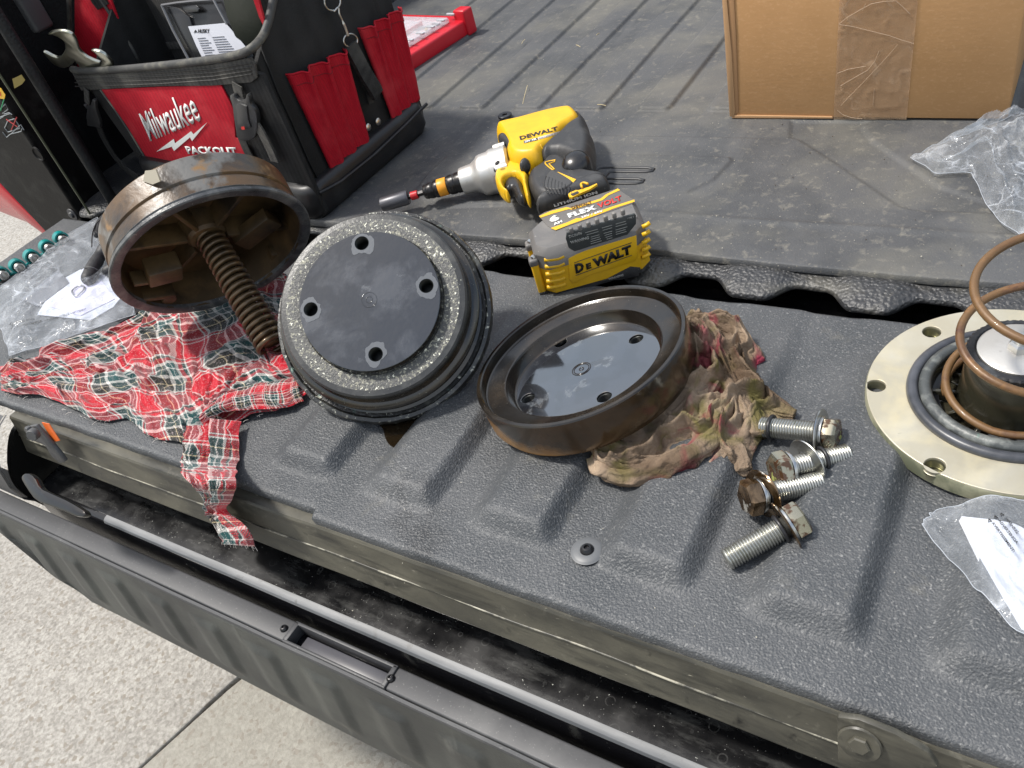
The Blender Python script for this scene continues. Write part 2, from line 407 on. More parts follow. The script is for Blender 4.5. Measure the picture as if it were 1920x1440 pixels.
rust_in = M('brown_mud_inside', (.06, .038, .016), .5, var=[((.13, .08, .032), 20, .42, .7, 6), ((.014, .01, .006), 11, .5, .65, 5)], bumps=[('n', 80, .0012, .5)])
rim_grey = M('worn_grey_rim', (.075, .078, .082), .35, metal=.3, var=[((.2, .2, .19), 26, .5, .7, 5), ((.6, .6, .55), 240, .66, .72, 5, None, .5), ((.03, .03, .03), 30, .55, .7)], bumps=[('n', 350, .0008, .7)])
springmat = M('brown_spring_steel', (.12, .078, .038), .3, metal=.5, var=[((.05, .035, .02), 40, .45, .7), ((.24, .16, .08), 30, .6, .75)], coat=.3)
coppermat = M('rusty_copper_wire', (.14, .075, .028), .5, metal=.1, var=[((.08, .035, .022), 14, .48, .62, 5, None, .25), ((.26, .13, .045), 60, .55, .8)], bumps=[('n', 300, .0003, .4)], coat=.15)
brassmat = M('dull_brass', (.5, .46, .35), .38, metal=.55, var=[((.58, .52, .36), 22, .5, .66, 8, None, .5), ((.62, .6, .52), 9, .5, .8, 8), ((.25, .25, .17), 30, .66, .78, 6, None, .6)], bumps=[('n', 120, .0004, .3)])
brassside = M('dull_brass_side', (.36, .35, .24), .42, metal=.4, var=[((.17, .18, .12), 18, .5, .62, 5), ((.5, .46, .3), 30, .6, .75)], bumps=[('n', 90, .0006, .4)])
rubber = M('black_rubber', (.016, .016, .018), .38, var=[((.06, .065, .07), 40, .55, .75)], bumps=[('n', 300, .0002, .3)])
rubber_blue = M('bluish_black_rubber', (.035, .038, .045), .35, var=[((.09, .095, .11), 20, .45, .75)], bumps=[('n', 300, .0002, .3)])
ring_green = M('weathered_ring', (.06, .066, .066), .4, var=[((.17, .18, .17), 60, .5, .66, 7), ((.1, .2, .16), 34, .68, .76)], bumps=[('n', 200, .001, .6)])
olive = M('olive_metal_hub', (.04, .037, .024), .2, metal=.3, var=[((.08, .07, .045), 12, .45, .7)], coat=.4)
steel = M('steel', (.55, .55, .53), .28, metal=1, var=[((.3, .29, .25), 60, .55, .7, 5, None, .4)], bumps=[('n', 500, .0002, .2)])
steel_thread = M('zinc_thread_steel', (.42, .42, .39), .34, metal=.9, var=[((.2, .21, .12), 50, .55, .7), ((.07, .05, .03), 38, .6, .7, 5, None, .2)])
steel_brown = M('oil_browned_steel', (.2, .13, .07), .2, metal=.7, var=[((.06, .035, .015), 45, .42, .55, 4, None, .12), ((.6, .58, .52), 60, .62, .68, 4, None, .3)], coat=.5)
steel_hex = M('oily_hex_head', (.36, .34, .26), .22, metal=.9, var=[((.08, .04, .02), 70, .46, .52, 3, None, .12, .3), ((.45, .48, .12), 60, .64, .68)], coat=.3)
alloy = M('cast_alloy', (.6, .585, .55), .42, metal=.75, var=[((.72, .71, .68), 30, .5, .7), ((.35, .33, .3), 60, .66, .8)], bumps=[('n', 500, .0003, .4)])
yellow = M('yellow_plastic', (.74, .43, .008), .4, var=[((.6, .34, .01), 30, .45, .8, 8), ((.28, .2, .07), 90, .66, .8, 9), ((.1, .08, .04), 260, .72, .78, 6)], bumps=[('n', 900, .0001, .3)])
orange = M('orange_band', (.8, .33, .02), .4)
toolblack = M('tool_black_rubber', (.03, .03, .031), .48, var=[((.075, .073, .07), 30, .5, .8, 7), ((.2, .19, .17), 300, .7, .78, 2)], bumps=[('n', 900, .0002, .4)])
capgrey = M('battery_cap_grey', (.13, .125, .12), .5, var=[((.21, .195, .175), 18, .45, .7, 7), ((.05, .05, .05), 60, .62, .74, 6), ((.5, .48, .43), 300, .72, .77, 2)], bumps=[('n', 700, .0003, .5)])
lblack = M('label_dark_grey', (.04, .045, .045), .45, var=[((.07, .075, .07), 60, .5, .8)])
blackgloss = M('black_print', (.01, .009, .008), .35)
whiteprint = M('white_print', (.75, .75, .72), .5)
yellowprint = M('yellow_print', (.75, .42, .015), .4)
redprint = M('red_print', (.62, .03, .02), .45)
greyprint = M('grey_print', (.3, .3, .28), .5)
impact = M('impact_socket_black', (.035, .034, .034), .32, metal=.7, var=[((.2, .18, .16), 60, .55, .75, 6)], bumps=[('n', 500, .0002, .3)])
socketgrey = M('socket_grey', (.11, .11, .12), .4, metal=.5)
redband = M('red_band', (.5, .015, .02), .4)

def weave(name, col, col2, scale=700, rough=.8, dust=None):
    m, nt, b = nodes(name); tc = nt.nodes.new('ShaderNodeTexCoord').outputs['Object']
    v = nt.nodes.new('ShaderNodeTexVoronoi'); v.inputs['Scale'].default_value = scale; v.inputs['Randomness'].default_value = .25; nt.links.new(tc, v.inputs['Vector'])
    c = mix(nt, ramp(nt, v.outputs['Distance'], .2, .6), c4(col2), c4(col))
    c = mix(nt, ramp(nt, noise(nt, tc, 14, 6), .5, .8), c, c4(dust or col2))
    nt.links.new(c, b.inputs['Base Color']); b.inputs['Roughness'].default_value = rough; b.inputs['Specular IOR Level'].default_value = .25
    bn = nt.nodes.new('ShaderNodeBump'); bn.inputs['Strength'].default_value = .7; bn.inputs['Distance'].default_value = .0006
    nt.links.new(v.outputs['Distance'], bn.inputs['Height'])
    b2 = nt.nodes.new('ShaderNodeBump'); b2.inputs['Strength'].default_value = .5; b2.inputs['Distance'].default_value = .006
    nt.links.new(noise(nt, tc, 16, 3), b2.inputs['Height']); nt.links.new(b2.outputs[0], bn.inputs['Normal'])
    nt.links.new(bn.outputs[0], b.inputs['Normal']); return m
redfab = weave('red_canvas', (.46, .006, .02), (.26, .004, .012), 700, .75, (.5, .04, .05))
blackfab = weave('black_nylon', (.012, .012, .012), (.028, .028, .028), 700, .7)
greyfab = weave('charcoal_mesh', (.03, .03, .03), (.055, .053, .05), 900, .8)
webbing = weave('grey_webbing', (.045, .044, .042), (.12, .115, .105), 600, .75, (.2, .19, .165))
webblack = weave('black_webbing', (.016, .016, .016), (.045, .045, .043), 600, .7, (.08, .078, .07))
binding = M('worn_binding', (.05, .05, .048), .6, var=[((.2, .19, .15), 20, .5, .75, 8), ((.45, .4, .28), 60, .72, .8, 6)], bumps=[('n', 300, .0005, .5)])
bagbase = M('bag_base_plastic', (.012, .012, .013), .42, var=[((.04, .04, .038), 16, .5, .8, 7)], bumps=[('n', 40, .001, .3)])
buckle = M('buckle_plastic', (.035, .035, .036), .35, var=[((.12, .12, .11), 60, .6, .8)])
paper = M('white_paper', (.6, .61, .66), .7, var=[((.5, .5, .55), 60, .55, .8, 8)])
card = M('cardboard', (.50, .285, .13), .8, var=[((.44, .245, .105), 6, .4, .75, 6), ((.56, .33, .165), 260, .52, .8, 5, (.6, 1, 1))], bumps=[('n', 220, .0004, .4, (.2, 1, 1)), ('n', 9, .004, .25)], spec=.2)
cardedge = M('cardboard_edge', (.45, .265, .13), .8)
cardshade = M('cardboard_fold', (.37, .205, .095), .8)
gloves = M('black_glove_leather', (.022, .022, .024), .55, var=[((.06, .06, .06), 40, .5, .8)], bumps=[('n', 120, .002, .5)])
teal = M('teal_plastic', (.0, .21, .2), .3, var=[((.0, .3, .28), 40, .5, .7)], spec=.6)
lensred = M('red_lamp_lens', (.5, .01, .02), .12, spec=.7, coat=.5)
caseRed = M('red_case_plastic', (.55, .012, .025), .38, var=[((.62, .03, .04), 12, .5, .8)])
threadwhite = M('frayed_thread', (.6, .55, .5), .9)
strawm = M('straw', (.5, .42, .25), .8)
brightbolt = M('bright_print', (.7, .68, .66), .6)

def mat_film(name, tint, fac, rough=.12, bscale=30, bstr=.6):
    m, nt, b = nodes(name); tc = nt.nodes.new('ShaderNodeTexCoord').outputs['Object']
    out = nt.nodes['Material Output']
    b.inputs['Base Color'].default_value = c4(tint); b.inputs['Roughness'].default_value = rough; b.inputs['Specular IOR Level'].default_value = 1
    tr = nt.nodes.new('ShaderNodeBsdfTransparent'); tr.inputs[0].default_value = (.96, .97, .98, 1)
    mx = nt.nodes.new('ShaderNodeMixShader')
    fr = nt.nodes.new('ShaderNodeLayerWeight'); fr.inputs[0].default_value = .35
    def crease(scale, w):
        dn = nt.nodes.new('ShaderNodeTexNoise'); dn.inputs['Scale'].default_value = scale * .8; nt.links.new(tc, dn.inputs['Vector'])
        mxv = nt.nodes.new('ShaderNodeMix'); mxv.data_type = 'RGBA'; mxv.inputs[0].default_value = .06; nt.links.new(tc, mxv.inputs[6]); nt.links.new(dn.outputs['Color'], mxv.inputs[7])
        v = nt.nodes.new('ShaderNodeTexVoronoi'); v.feature = 'DISTANCE_TO_EDGE'; v.inputs['Scale'].default_value = scale; nt.links.new(mxv.outputs[2], v.inputs['Vector'])
        return v.outputs['Distance'], ramp(nt, v.outputs['Distance'], 0, w, (1, 1, 1, 1), (0, 0, 0, 1))
    d1, cr1 = crease(24, .05); d2, cr2 = crease(58, .05)
    brk = ramp(nt, noise(nt, tc, 30, 4), .45, .65)
    wr = ramp(nt, noise(nt, tc, 14, 5, .6, 1.2), .5, .75)
    crs = math_(nt, 'MULTIPLY', math_(nt, 'MAXIMUM', cr1, math_(nt, 'MULTIPLY', cr2, .6)), brk)  # crumple highlights painted in as whiter, less clear crease lines
    f = math_(nt, 'MINIMUM', math_(nt, 'ADD', math_(nt, 'ADD', fac, math_(nt, 'MULTIPLY', crs, .35)), math_(nt, 'ADD', math_(nt, 'MULTIPLY', fr.outputs['Fresnel'], .3), math_(nt, 'MULTIPLY', wr, .13))), .9)
    nt.links.new(f, mx.inputs[0]); nt.links.new(tr.outputs[0], mx.inputs[1]); nt.links.new(b.outputs[0], mx.inputs[2]); nt.links.new(mx.outputs[0], out.inputs[0])
    bn = nt.nodes.new('ShaderNodeBump'); bn.inputs['Strength'].default_value = bstr; bn.inputs['Distance'].default_value = .006
    nt.links.new(noise(nt, tc, bscale, 5, .55, 1.0), bn.inputs['Height']); nt.links.new(bn.outputs[0], b.inputs['Normal'])
    return m
film = mat_film('clear_poly_film', (.86, .9, .95), .06, .08, 30, .8)
film2 = mat_film('clear_poly_film_thin', (.8, .84, .9), .02, .1, 22, .4)
tapefilm = mat_film('clear_parcel_tape', (.62, .42, .26), .28, .12, 14, .35)
lidfilm = mat_film('clear_lid_plastic', (.78, .8, .84), .35, .15, 40, .3)

def mat_plaid():
    m, nt, b = nodes('red_plaid_flannel')
    uv = nt.nodes.new('ShaderNodeUVMap').outputs[0]; sp = nt.nodes.new('ShaderNodeSeparateXYZ'); nt.links.new(uv, sp.inputs[0])
    red = (.44, .012, .024, 1); grn = (.012, .06, .06, 1); dk = (.026, .026, .023, 1); wh = (.58, .56, .52, 1); yl = (.55, .45, .28, 1)
    sett = [(0, red), (.22, wh), (.24, red), (.27, wh), (.30, dk), (.42, yl), (.435, dk), (.53, wh), (.575, grn), (.68, wh), (.70, grn), (.78, wh), (.82, red), (.87, dk), (.90, wh), (.92, red)]
    outs = []
    for ax in (0, 1):
        fr = math_(nt, 'FRACT', sp.outputs[ax]); r = nt.nodes.new('ShaderNodeValToRGB'); r.color_ramp.interpolation = 'CONSTANT'
        el = r.color_ramp.elements
        while len(el) > 1: el.remove(el[-1])
        el[0].position = 0; el[0].color = sett[0][1]
        for p, c in sett[1:]:
            e = el.new(p); e.color = c
        nt.links.new(fr, r.inputs[0]); outs.append(r.outputs[0])
    tw = math_(nt, 'FRACT', math_(nt, 'MULTIPLY', math_(nt, 'ADD', sp.outputs[0], sp.outputs[1]), 34))
    twf = math_(nt, 'GREATER_THAN', tw, .5)
    c = mix(nt, math_(nt, 'ADD', math_(nt, 'MULTIPLY', twf, .5), .25), outs[0], outs[1])
    tc = nt.nodes.new('ShaderNodeTexCoord').outputs['Object']
    c = mix(nt, ramp(nt, noise(nt, tc, 12, 5), .62, .85), c, (.08, .06, .05, 1))
    c = mix(nt, ramp(nt, noise(nt, tc, 500, 3), .55, .9), c, (.6, .5, .5, 1))
    nt.links.new(c, b.inputs['Base Color']); b.inputs['Roughness'].default_value = .95; b.inputs['Specular IOR Level'].default_value = .1
    b.inputs['Sheen Weight'].default_value = .25
    bn = nt.nodes.new('ShaderNodeBump'); bn.inputs['Strength'].default_value = .8; bn.inputs['Distance'].default_value = .0012
    nt.links.new(noise(nt, tc, 420, 4, .7), bn.inputs['Height'])
    b2 = nt.nodes.new('ShaderNodeBump'); b2.inputs['Strength'].default_value = .5; b2.inputs['Distance'].default_value = .004
    nt.links.new(noise(nt, tc, 45, 3), b2.inputs['Height']); nt.links.new(b2.outputs[0], bn.inputs['Normal']); nt.links.new(bn.outputs[0], b.inputs['Normal'])
    return m
plaid = mat_plaid()
def mat_rag():
    m, nt, b = nodes('dirty_tan_rag'); tc = nt.nodes.new('ShaderNodeTexCoord').outputs['Object']
    c = mix(nt, ramp(nt, noise(nt, tc, 30, 6), .35, .7), (.15, .11, .078, 1), (.37, .28, .2, 1))
    c = mix(nt, ramp(nt, noise(nt, tc, 22, 4, .5, 1), .53, .68), c, (.15, .13, .05, 1))
    nz = nt.nodes.new('ShaderNodeMapping'); nz.inputs['Location'].default_value = (3, 1, 5); nt.links.new(tc, nz.inputs[0])
    c = mix(nt, ramp(nt, noise(nt, nz.outputs[0], 17, 5, .5, 1), .57, .68), c, (.24, .035, .06, 1))
    c = mix(nt, ramp(nt, noise(nt, nz.outputs[0], 9, 6), .48, .7), c, (.085, .055, .035, 1))
    nt.links.new(c, b.inputs['Base Color']); b.inputs['Roughness'].default_value = .95; b.inputs['Specular IOR Level'].default_value = .1
    bn = nt.nodes.new('ShaderNodeBump'); bn.inputs['Strength'].default_value = .9; bn.inputs['Distance'].default_value = .002
    nt.links.new(noise(nt, tc, 260, 5, .7), bn.inputs['Height'])
    b2 = nt.nodes.new('ShaderNodeBump'); b2.inputs['Strength'].default_value = .7; b2.inputs['Distance'].default_value = .005
    nt.links.new(noise(nt, tc, 60, 2, .5, 1.6), b2.inputs['Height']); nt.links.new(b2.outputs[0], bn.inputs['Normal']); nt.links.new(bn.outputs[0], b.inputs['Normal'])
    return m
ragmat = mat_rag()
def mat_wet():
    m, nt, b = nodes('oil_puddle'); b.inputs['Base Color'].default_value = (.012, .008, .004, 1)
    b.inputs['Roughness'].default_value = .05; b.inputs['Specular IOR Level'].default_value = .7; return m
wet = mat_wet()

# ------------------------------------------------------------------ text
def text_quad(name, s, plane, ll, lr, ul, mat, parent, off=.0006, bold=0, zoom=None, thick=.0003, shear=0, space=1):
    if zoom: ll, lr, ul = [(zoom[0] + p[0] / zoom[2], zoom[1] + p[1] / zoom[2]) for p in (ll, lr, ul)]
    P0, N = Vector(plane[0]), Vector(plane[1]).normalized()
    A, B, C = [PL(p[0], p[1], P0 + N * off, N) for p in (ll, lr, ul)]
    cu = bpy.data.curves.new(name, 'FONT'); cu.body = s; cu.offset = bold; cu.shear = shear; cu.resolution_u = 2; cu.space_character = space
    t = bpy.data.objects.new(name, cu); COL.objects.link(t)
    bpy.context.view_layer.update()
    me = bpy.data.meshes.new_from_object(t.evaluated_get(bpy.context.evaluated_depsgraph_get()))
    bpy.data.objects.remove(t)
    co = np.array([v.co[:] for v in me.vertices])
    mn = co.min(0); mxx = co.max(0); u = (co[:, 0] - mn[0]) / (mxx[0] - mn[0]); v = (co[:, 1] - mn[1]) / (mxx[1] - mn[1])
    a, b, c = np.array(A), np.array(B), np.array(C)
    q = a + u[:, None] * (b - a) + v[:, None] * (c - a)
    bm = bmesh.new(); bm.from_mesh(me)
    bm.verts.ensure_lookup_table()
    for i, vv in enumerate(bm.verts): vv.co = Vector(q[i])
    if thick:
        ext = bmesh.ops.extrude_face_region(bm, geom=bm.faces[:])
        bmesh.ops.translate(bm, verts=[g for g in ext['geom'] if isinstance(g, bmesh.types.BMVert)], vec=N * thick)
    me.materials.clear()
    bpy.data.meshes.remove(me)
    return from_bm(name, bm, mat, parent)

# ================================================================== SETTING: pavement
GZ = -0.78
def slab(name, pts, z, th, mat):
    bm = prism_bm([Vector((x, y, z)) for x, y in pts], (0, 0, 1), th, .004, 2)
    o = from_bm(name, bm, mat); return tag(o, kind='structure')
j0 = P(262, 1440, GZ); j1 = P(432, 1285, GZ); jd = (j1 - j0).normalized(); jn = Vector((jd.y, -jd.x, 0))
def jit(side, far):
    pts = []
    for k in range(-30, 90):
        t = k * .04; o = (vn(np.array([k * .43]), np.array([side * 3.1]), 5)[0] - .5) * .006
        q = j0 + jd * t + jn * (side * .0050 + o * 1.6); pts.append((q.x, q.y))
    q = j0 + jd * 80 + jn * side * far; pts.append((q.x, q.y)); q = j0 - jd * 80 + jn * side * far; pts.append((q.x, q.y))
    return pts if side > 0 else pts[::-1]
slab('pavement', jit(-1, 80), GZ, .1, pave_a)
slab('pavement', jit(1, 80), GZ - .002, .1, pave_b)
tag(from_bm('ground', prism_bm([Vector(p) for p in ((-90, -90, GZ - .03), (90, -90, GZ - .03), (90, 90, GZ - .03), (-90, 90, GZ - .03))], (0, 0, 1), .05), M('joint_soil', (.05, .045, .035), .9)), kind='structure')

# ================================================================== PICKUP TRUCK
truck = empty('pickup_truck', (-.6, .9, GZ), 'black pickup truck seen over its open tailgate, with textured grey bed liner', 'pickup truck')
TXL, TXR = -1.64, .62
# --- tailgate liner with raised pads
def hgate(X, Y):
    Z = np.zeros_like(X)
    for k in range(-3, 6):
        xr = -.1995 + .1365 * k; xl = xr - .088
        a = .0165 * (1 - .85 * sst(.52, .73, Y)) * sst(.350, .375, Y)
        Z += a * sst(xl - .006, xl + .026, X) * (1 - sst(xr - .010, xr + .010, X))
        # small dimples beside the pads
        Z -= .003 * np.exp(-(((X - xr - .018) / .012) ** 2 + ((Y - .60) / .05) ** 2))
    Z += .0012 * (fbm(X * 9, Y * 9, 3, 3) - .5)
    return Z
xs = np.linspace(TXL, TXR, 900); ys = np.linspace(.300, .741, 190)
X, Y = np.meshgrid(xs, ys)
front = np.where(X < -.592, .318, .3075) - .0025 * 0
front = front + .0012 * (vn(X[0:1] * 60, X[0:1] * 0, 9) - .5)
Y2 = front + (Y - .300) / (.441) * (.741 - front)
Z = hgate(X, Y2)
edge = (Y2 - front); Z = Z - .003 * (1 - sst(0, .004, edge))
X = np.vstack([X[:1], X, X[-1:]]); Y2 = np.vstack([Y2[:1] + .001, Y2, Y2[-1:]]); Z = np.vstack([Z[:1] * 0 - .014, Z, Z[-1:] - .02])
gate_liner = grid_mesh('tailgate_liner', X, Y2, Z, liner, truck)
# gate body under the liner (metal)
def sweep(name, prof, x0, x1, mat, n=120, jitter=0.0, parent=truck):
    xs = np.linspace(x0, x1, n); pr = np.array(prof)
    # subdivide the profile a little so that corners stay crisp
    X = np.tile(xs[None], (len(pr), 1)); Yg = np.tile(pr[:, 0:1], (1, n)); Zg = np.tile(pr[:, 1:2], (1, n))
    if jitter: Zg = Zg + jitter * (vn(X * 14, Zg * 0 + 1, 4) - .5); Yg = Yg + jitter * (vn(X * 11, Yg * 0 + 7, 8) - .5)
    o = grid_mesh(name, X, Yg, Zg, mat, parent); return autosmooth(o, 25)
sweep('tailgate_rear_edge', [(.335, -.0135), (.3075, -.0135), (.3055, -.016), (.3015, -.042), (.2995, -.0455), (.3003, -.048), (.2935, -.073), (.2945, -.0765), (.36, -.079)], -1.19, .3, dustpaint, 200, .0012)
tube('worn_ridge_highlight', [(x, .29955 + .0005 * math.sin(x * 40), -.0458 + .0008 * math.sin(x * 23 + 1)) for x in np.linspace(-1.17, .3, 160)], .0011, seamhighlight, truck, 6)
sweep('hinge_shelf', [(.385, -.080), (.383, -.11), (.375, -.1235), (.33, -.1255), (.29, -.1265), (.2735, -.1275)], -1.19, .3, shelfmat, 200, .001)
sweep('worn_shelf_edge', [(.2735, -.1275), (.2690, -.1282), (.2655, -.1305), (.2640, -.1345)], -1.02, .3, chromeedge, 160)
sweep('worn_shelf_edge', [(.2735, -.1275), (.2690, -.1282), (.2655, -.1305), (.2640, -.1345)], -1.19, -1.0201, blackpaint, 20)
sweep('shelf_riser', [(.2640, -.1345), (.2625, -.139), (.2605, -.165), (.262, -.30)], -1.19, .3, blackpaint, 60, .0008)
# underside / far boundaries of the tailgate
box('tailgate_body', (-.51, .56, -.045), (2.22, .36, .05), blackpaint, truck, bw=.004)
# left pocket end of the opening
endc = PL(40, 850, (-1.19, 0, 0), (1, 0, 0))
pl_end = ((-1.19, 0, 0), (1, 0, 0))
trace('pocket_end_plate', [(40, 790), (150, 840), (220, 905), (190, 960), (150, 975), (60, 940), (20, 900), (20, 820)], ((-1.2, 0, 0), (1, 0, 0)), .01, jambmat, truck, it=2)
g = [(.300, -.004), (.285, -.010), (.262, -.030), (.248, -.06), (.242, -.095), (.246, -.125), (.262, -.150), (.29, -.16)]
sweep('tailgate_end_shell', [(y, z) for y, z in g] , -1.62, -1.183, greyplastic, 30, 0)
sweep('tailgate_end_shell_lip', [(y + .003, z) for y, z in g[:7]] + [(g[6][0] + .006, g[6][1] + .004)] , -1.1825, -1.179, greyplastic, 3, 0)
fp = ((0, .299, 0), (0, -1, .16))
trace('reflector_sticker', [(78, 792), (92, 795), (112, 826), (100, 829)], fp, .0008, M('orange_reflector', (.8, .16, .03), .35), truck, off=.003)
trace('hinge_bracket', [(52, 800), (66, 798), (100, 838), (110, 850), (122, 866), (112, 870), (96, 856), (84, 836), (60, 826)], fp, .006, greyplastic, truck, off=.010, bw=.002)
lathe('bolt_head', [(0, .006), (.005, .006), (.0062, .004), (.0062, 0)], nframe(PL(58, 805, (0, .285, 0), (0, -1, .16)), (0, -1, .3)), greyplastic, truck, 6)
lathe('bolt_head', [(0, .008), (.007, .008), (.008, .006), (.008, 0)], nframe(PL(66, 812, (0, .283, 0), (0, -1, .16)), (.4, -1, .3)), greyplastic, truck, 20)
# lower latch arm
trace('hinge_arm', [(36, 893), (50, 885), (64, 893), (74, 915), (96, 925), (130, 940), (165, 962), (150, 972), (118, 958), (90, 948), (66, 940), (48, 915)], ((0, .262, 0), (0, -.6, 1)), .01, blackpaint, truck, bw=.003, it=1)
# right end bracket with bolt
fp2 = ((0, .297, 0), (0, -1, .16))
trace('hinge_bracket', [(1568, 1345), (1610, 1350), (1680, 1378), (1740, 1412), (1760, 1440), (1700, 1470), (1570, 1430)], fp2, .006, dustpaint, truck, off=.008, bw=.002)
lathe('bolt_head', [(0, .0035), (.0065, .0035), (.0075, .0025), (.0075, 0)], nframe(PL(1612, 1395, (0, .285, 0), (0, -1, .16)), (0, -1, .35)), dustpaint, truck, 6)
lathe('washer', [(0, .0015), (.014, .0015), (.015, 0)], nframe(PL(1612, 1395, (0, .286, 0), (0, -1, .16)), (0, -1, .35)), dustpaint, truck, 24)

# --- drop-down inner panel: flat top strip, handle, ribbed face
PZ = -.14
ty0, ty1 = .2495, .2235
px0, px1 = -1.33, .3
hx0 = PL(527, 1205, (0, 0, PZ), (0, 0, 1)).x; hx1 = PL(722, 1290, (0, 0, PZ), (0, 0, 1)).x
box('panel_top_strip', ((px0 + hx0) / 2, (ty0 + ty1) / 2, PZ - .006), (hx0 - px0, ty0 - ty1, .012), greyplastic, truck, bw=.0022, seg=3)
box('panel_top_strip', ((px1 + hx1) / 2, (ty0 + ty1) / 2, PZ - .006), (px1 - hx1, ty0 - ty1, .012), greyplastic, truck, bw=.0022, seg=3)
hd = box('handle_recess', ((hx0 + hx1) / 2, (ty0 + ty1) / 2 + .0005, PZ - .02), (hx1 - hx0 - .001, .024, .006), blackpaint, truck, bw=.001)
hy = (ty0 + ty1) / 2
for (cx, cy, sx, sy) in (((hx0 + hx1) / 2, ty0 - .0015, hx1 - hx0, .004), ((hx0 + hx1) / 2, ty1 + .001, hx1 - hx0, .0035), (hx0 + .003, hy, .006, ty0 - ty1), (hx1 - .003, hy, .006, ty0 - ty1)):
    box('recess_rim', (cx, cy, PZ - .009), (sx, sy, .022), greyplastic, hd, bw=.0012)
box('grip_pad', ((hx0 + hx1) / 2 + .003, hy - .001, PZ - .014), (hx1 - hx0 - .026, .015, .004), M('grip_grey', (.07, .07, .08), .35), hd, bw=.001)
def screw(px, py, z, r, parent, mat=greyplastic, washer=None):
    c = P(px, py, z)
    w = None
    if washer:
        w = lathe('washer', [(r * .9, .0012), (washer, .0012), (washer + .0015, .0002), (washer + .003, -.0005)], Matrix.Translation(c), M('washer_grey', (.11, .115, .12), .45), parent, 40)
    lathe('screw_head', [(0, .001 + r * .3), (r * .28, .001 + r * .3), (r * .36, .001 + r * .62), (r * .6, .001 + r * .58), (r * .9, .001 + r * .25), (r, .0005), (r, -.001)], Matrix.Translation(c), M('screw_black', (.03, .03, .032), .25, metal=.6), parent, 28)
screw(533, 1179, PZ, .0048, truck); screw(733, 1273, PZ, .0048, truck)
# ribbed hanging face
nx, nz = 760, 110
xs = np.linspace(px0, px1, nx); ts = np.linspace(0, 1, nz); Xf, T = np.meshgrid(xs, ts)
Zf = PZ - .004 - T * .155
Yf = ty1 - .0005 - .018 * T + .0035 * (1 - sst(0, .04, T)) * 0
Yf = Yf - .004 * sst(.0, .03, T)
for k in range(-12, 14):
    xr = -.86 + .098 * k
    Yf -= .0055 * sst(.14, .24, T) * (1 - sst(.68, .88, T)) * sst(xr - .062, xr - .030, Xf) * (1 - sst(xr - .010, xr + .006, Xf))
Yf -= .002 * (fbm(Xf * 8, Zf * 8, 5, 3) - .5)
Yf += .012 * sst(.93, 1, T) ** 2
# left lower corner is cut off at a slant
xcut = -1.33 + .0 * T; cut = -1.40 + sst(0, 1, T) * 0.0
lim = -1.30 + np.clip((T - .2) / .8, 0, 1) * .20
Xc = px0 + (Xf - px0) * 1.0; Xc = np.where(Xf < lim, lim, Xf)
grid_mesh('panel_ribbed_face', Xc, Yf, Zf, panelplastic, truck)
box('panel_core', (-.45, .238, -.21), (1.5, .016, .11), blackpaint, truck, bw=.004)
sweep('panel_seam_bead', [(ty1 - .001, PZ - .002), (ty1 - .004, PZ - .0035), (ty1 - .005, PZ - .007), (ty1 - .001, PZ - .010)], px0, px1, greyplastic, 160, .0012)
box('panel_end_cap', (-1.335, .237, -.152), (.012, .024, .02), chromeedge, truck, bw=.003)

# --- screws on the liner
screw(1101, 1032, .0032, .0068, truck, washer=.0125)

# --- bed: floor, corrugated liner lip, side wall, jamb
box('bed_gap_floor', (-.5, .83, -.06), (2.4, .30, .012), blackpaint, truck, bw=.002)
box('bed_floor', (-.56, 1.75, -.028), (2.52, 1.80, .02), liner_dark, truck, bw=.002)
xs = np.linspace(-1.66, .62, 760); v = np.linspace(0, 1, 60)
Xl, V = np.meshgrid(xs, v)
wv = .5 + .5 * np.cos((Xl + .279) / .1345 * 2 * math.pi); wv = sst(.12, .88, wv)
ye = .803 - .028 * wv
s_ = np.clip(V / .72, 0, 1)
Yl = np.where(V < .72, .868 + (ye - .868) * s_, ye - .003 * np.sin((V - .72) / .28 * math.pi) + .012 * ((V - .72) / .28) ** 3)
top = -.004 - .002 * wv * s_ - .006 * s_ ** 3 + .005 * wv * np.sin(s_ * 3)
Zl = np.where(V < .72, top, (-.010 - .002 * wv + .005 * wv * math.sin(3)) - .013 * ((V - .72) / .28))
Zl = Zl + .0012 * (fbm(Xl * 30, V * 3, 2, 3) - .5)
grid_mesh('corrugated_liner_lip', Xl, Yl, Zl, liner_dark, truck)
# bed side wall
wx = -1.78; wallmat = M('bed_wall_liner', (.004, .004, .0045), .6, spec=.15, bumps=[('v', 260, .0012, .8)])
xs = np.linspace(.86, 2.7, 300); zs = np.linspace(-.03, .62, 30); Yw, Zw = np.meshgrid(xs, zs)
Xw = wx + .012 * sst(.35, .65, .5 + .5 * np.cos(Yw / .13 * 2 * math.pi)) * sst(.02, .06, Zw)
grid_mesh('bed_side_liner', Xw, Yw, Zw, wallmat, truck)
box('bed_front_wall', (-.5, 2.68, .25), (2.4, .03, .55), liner_dark, truck, bw=.004)
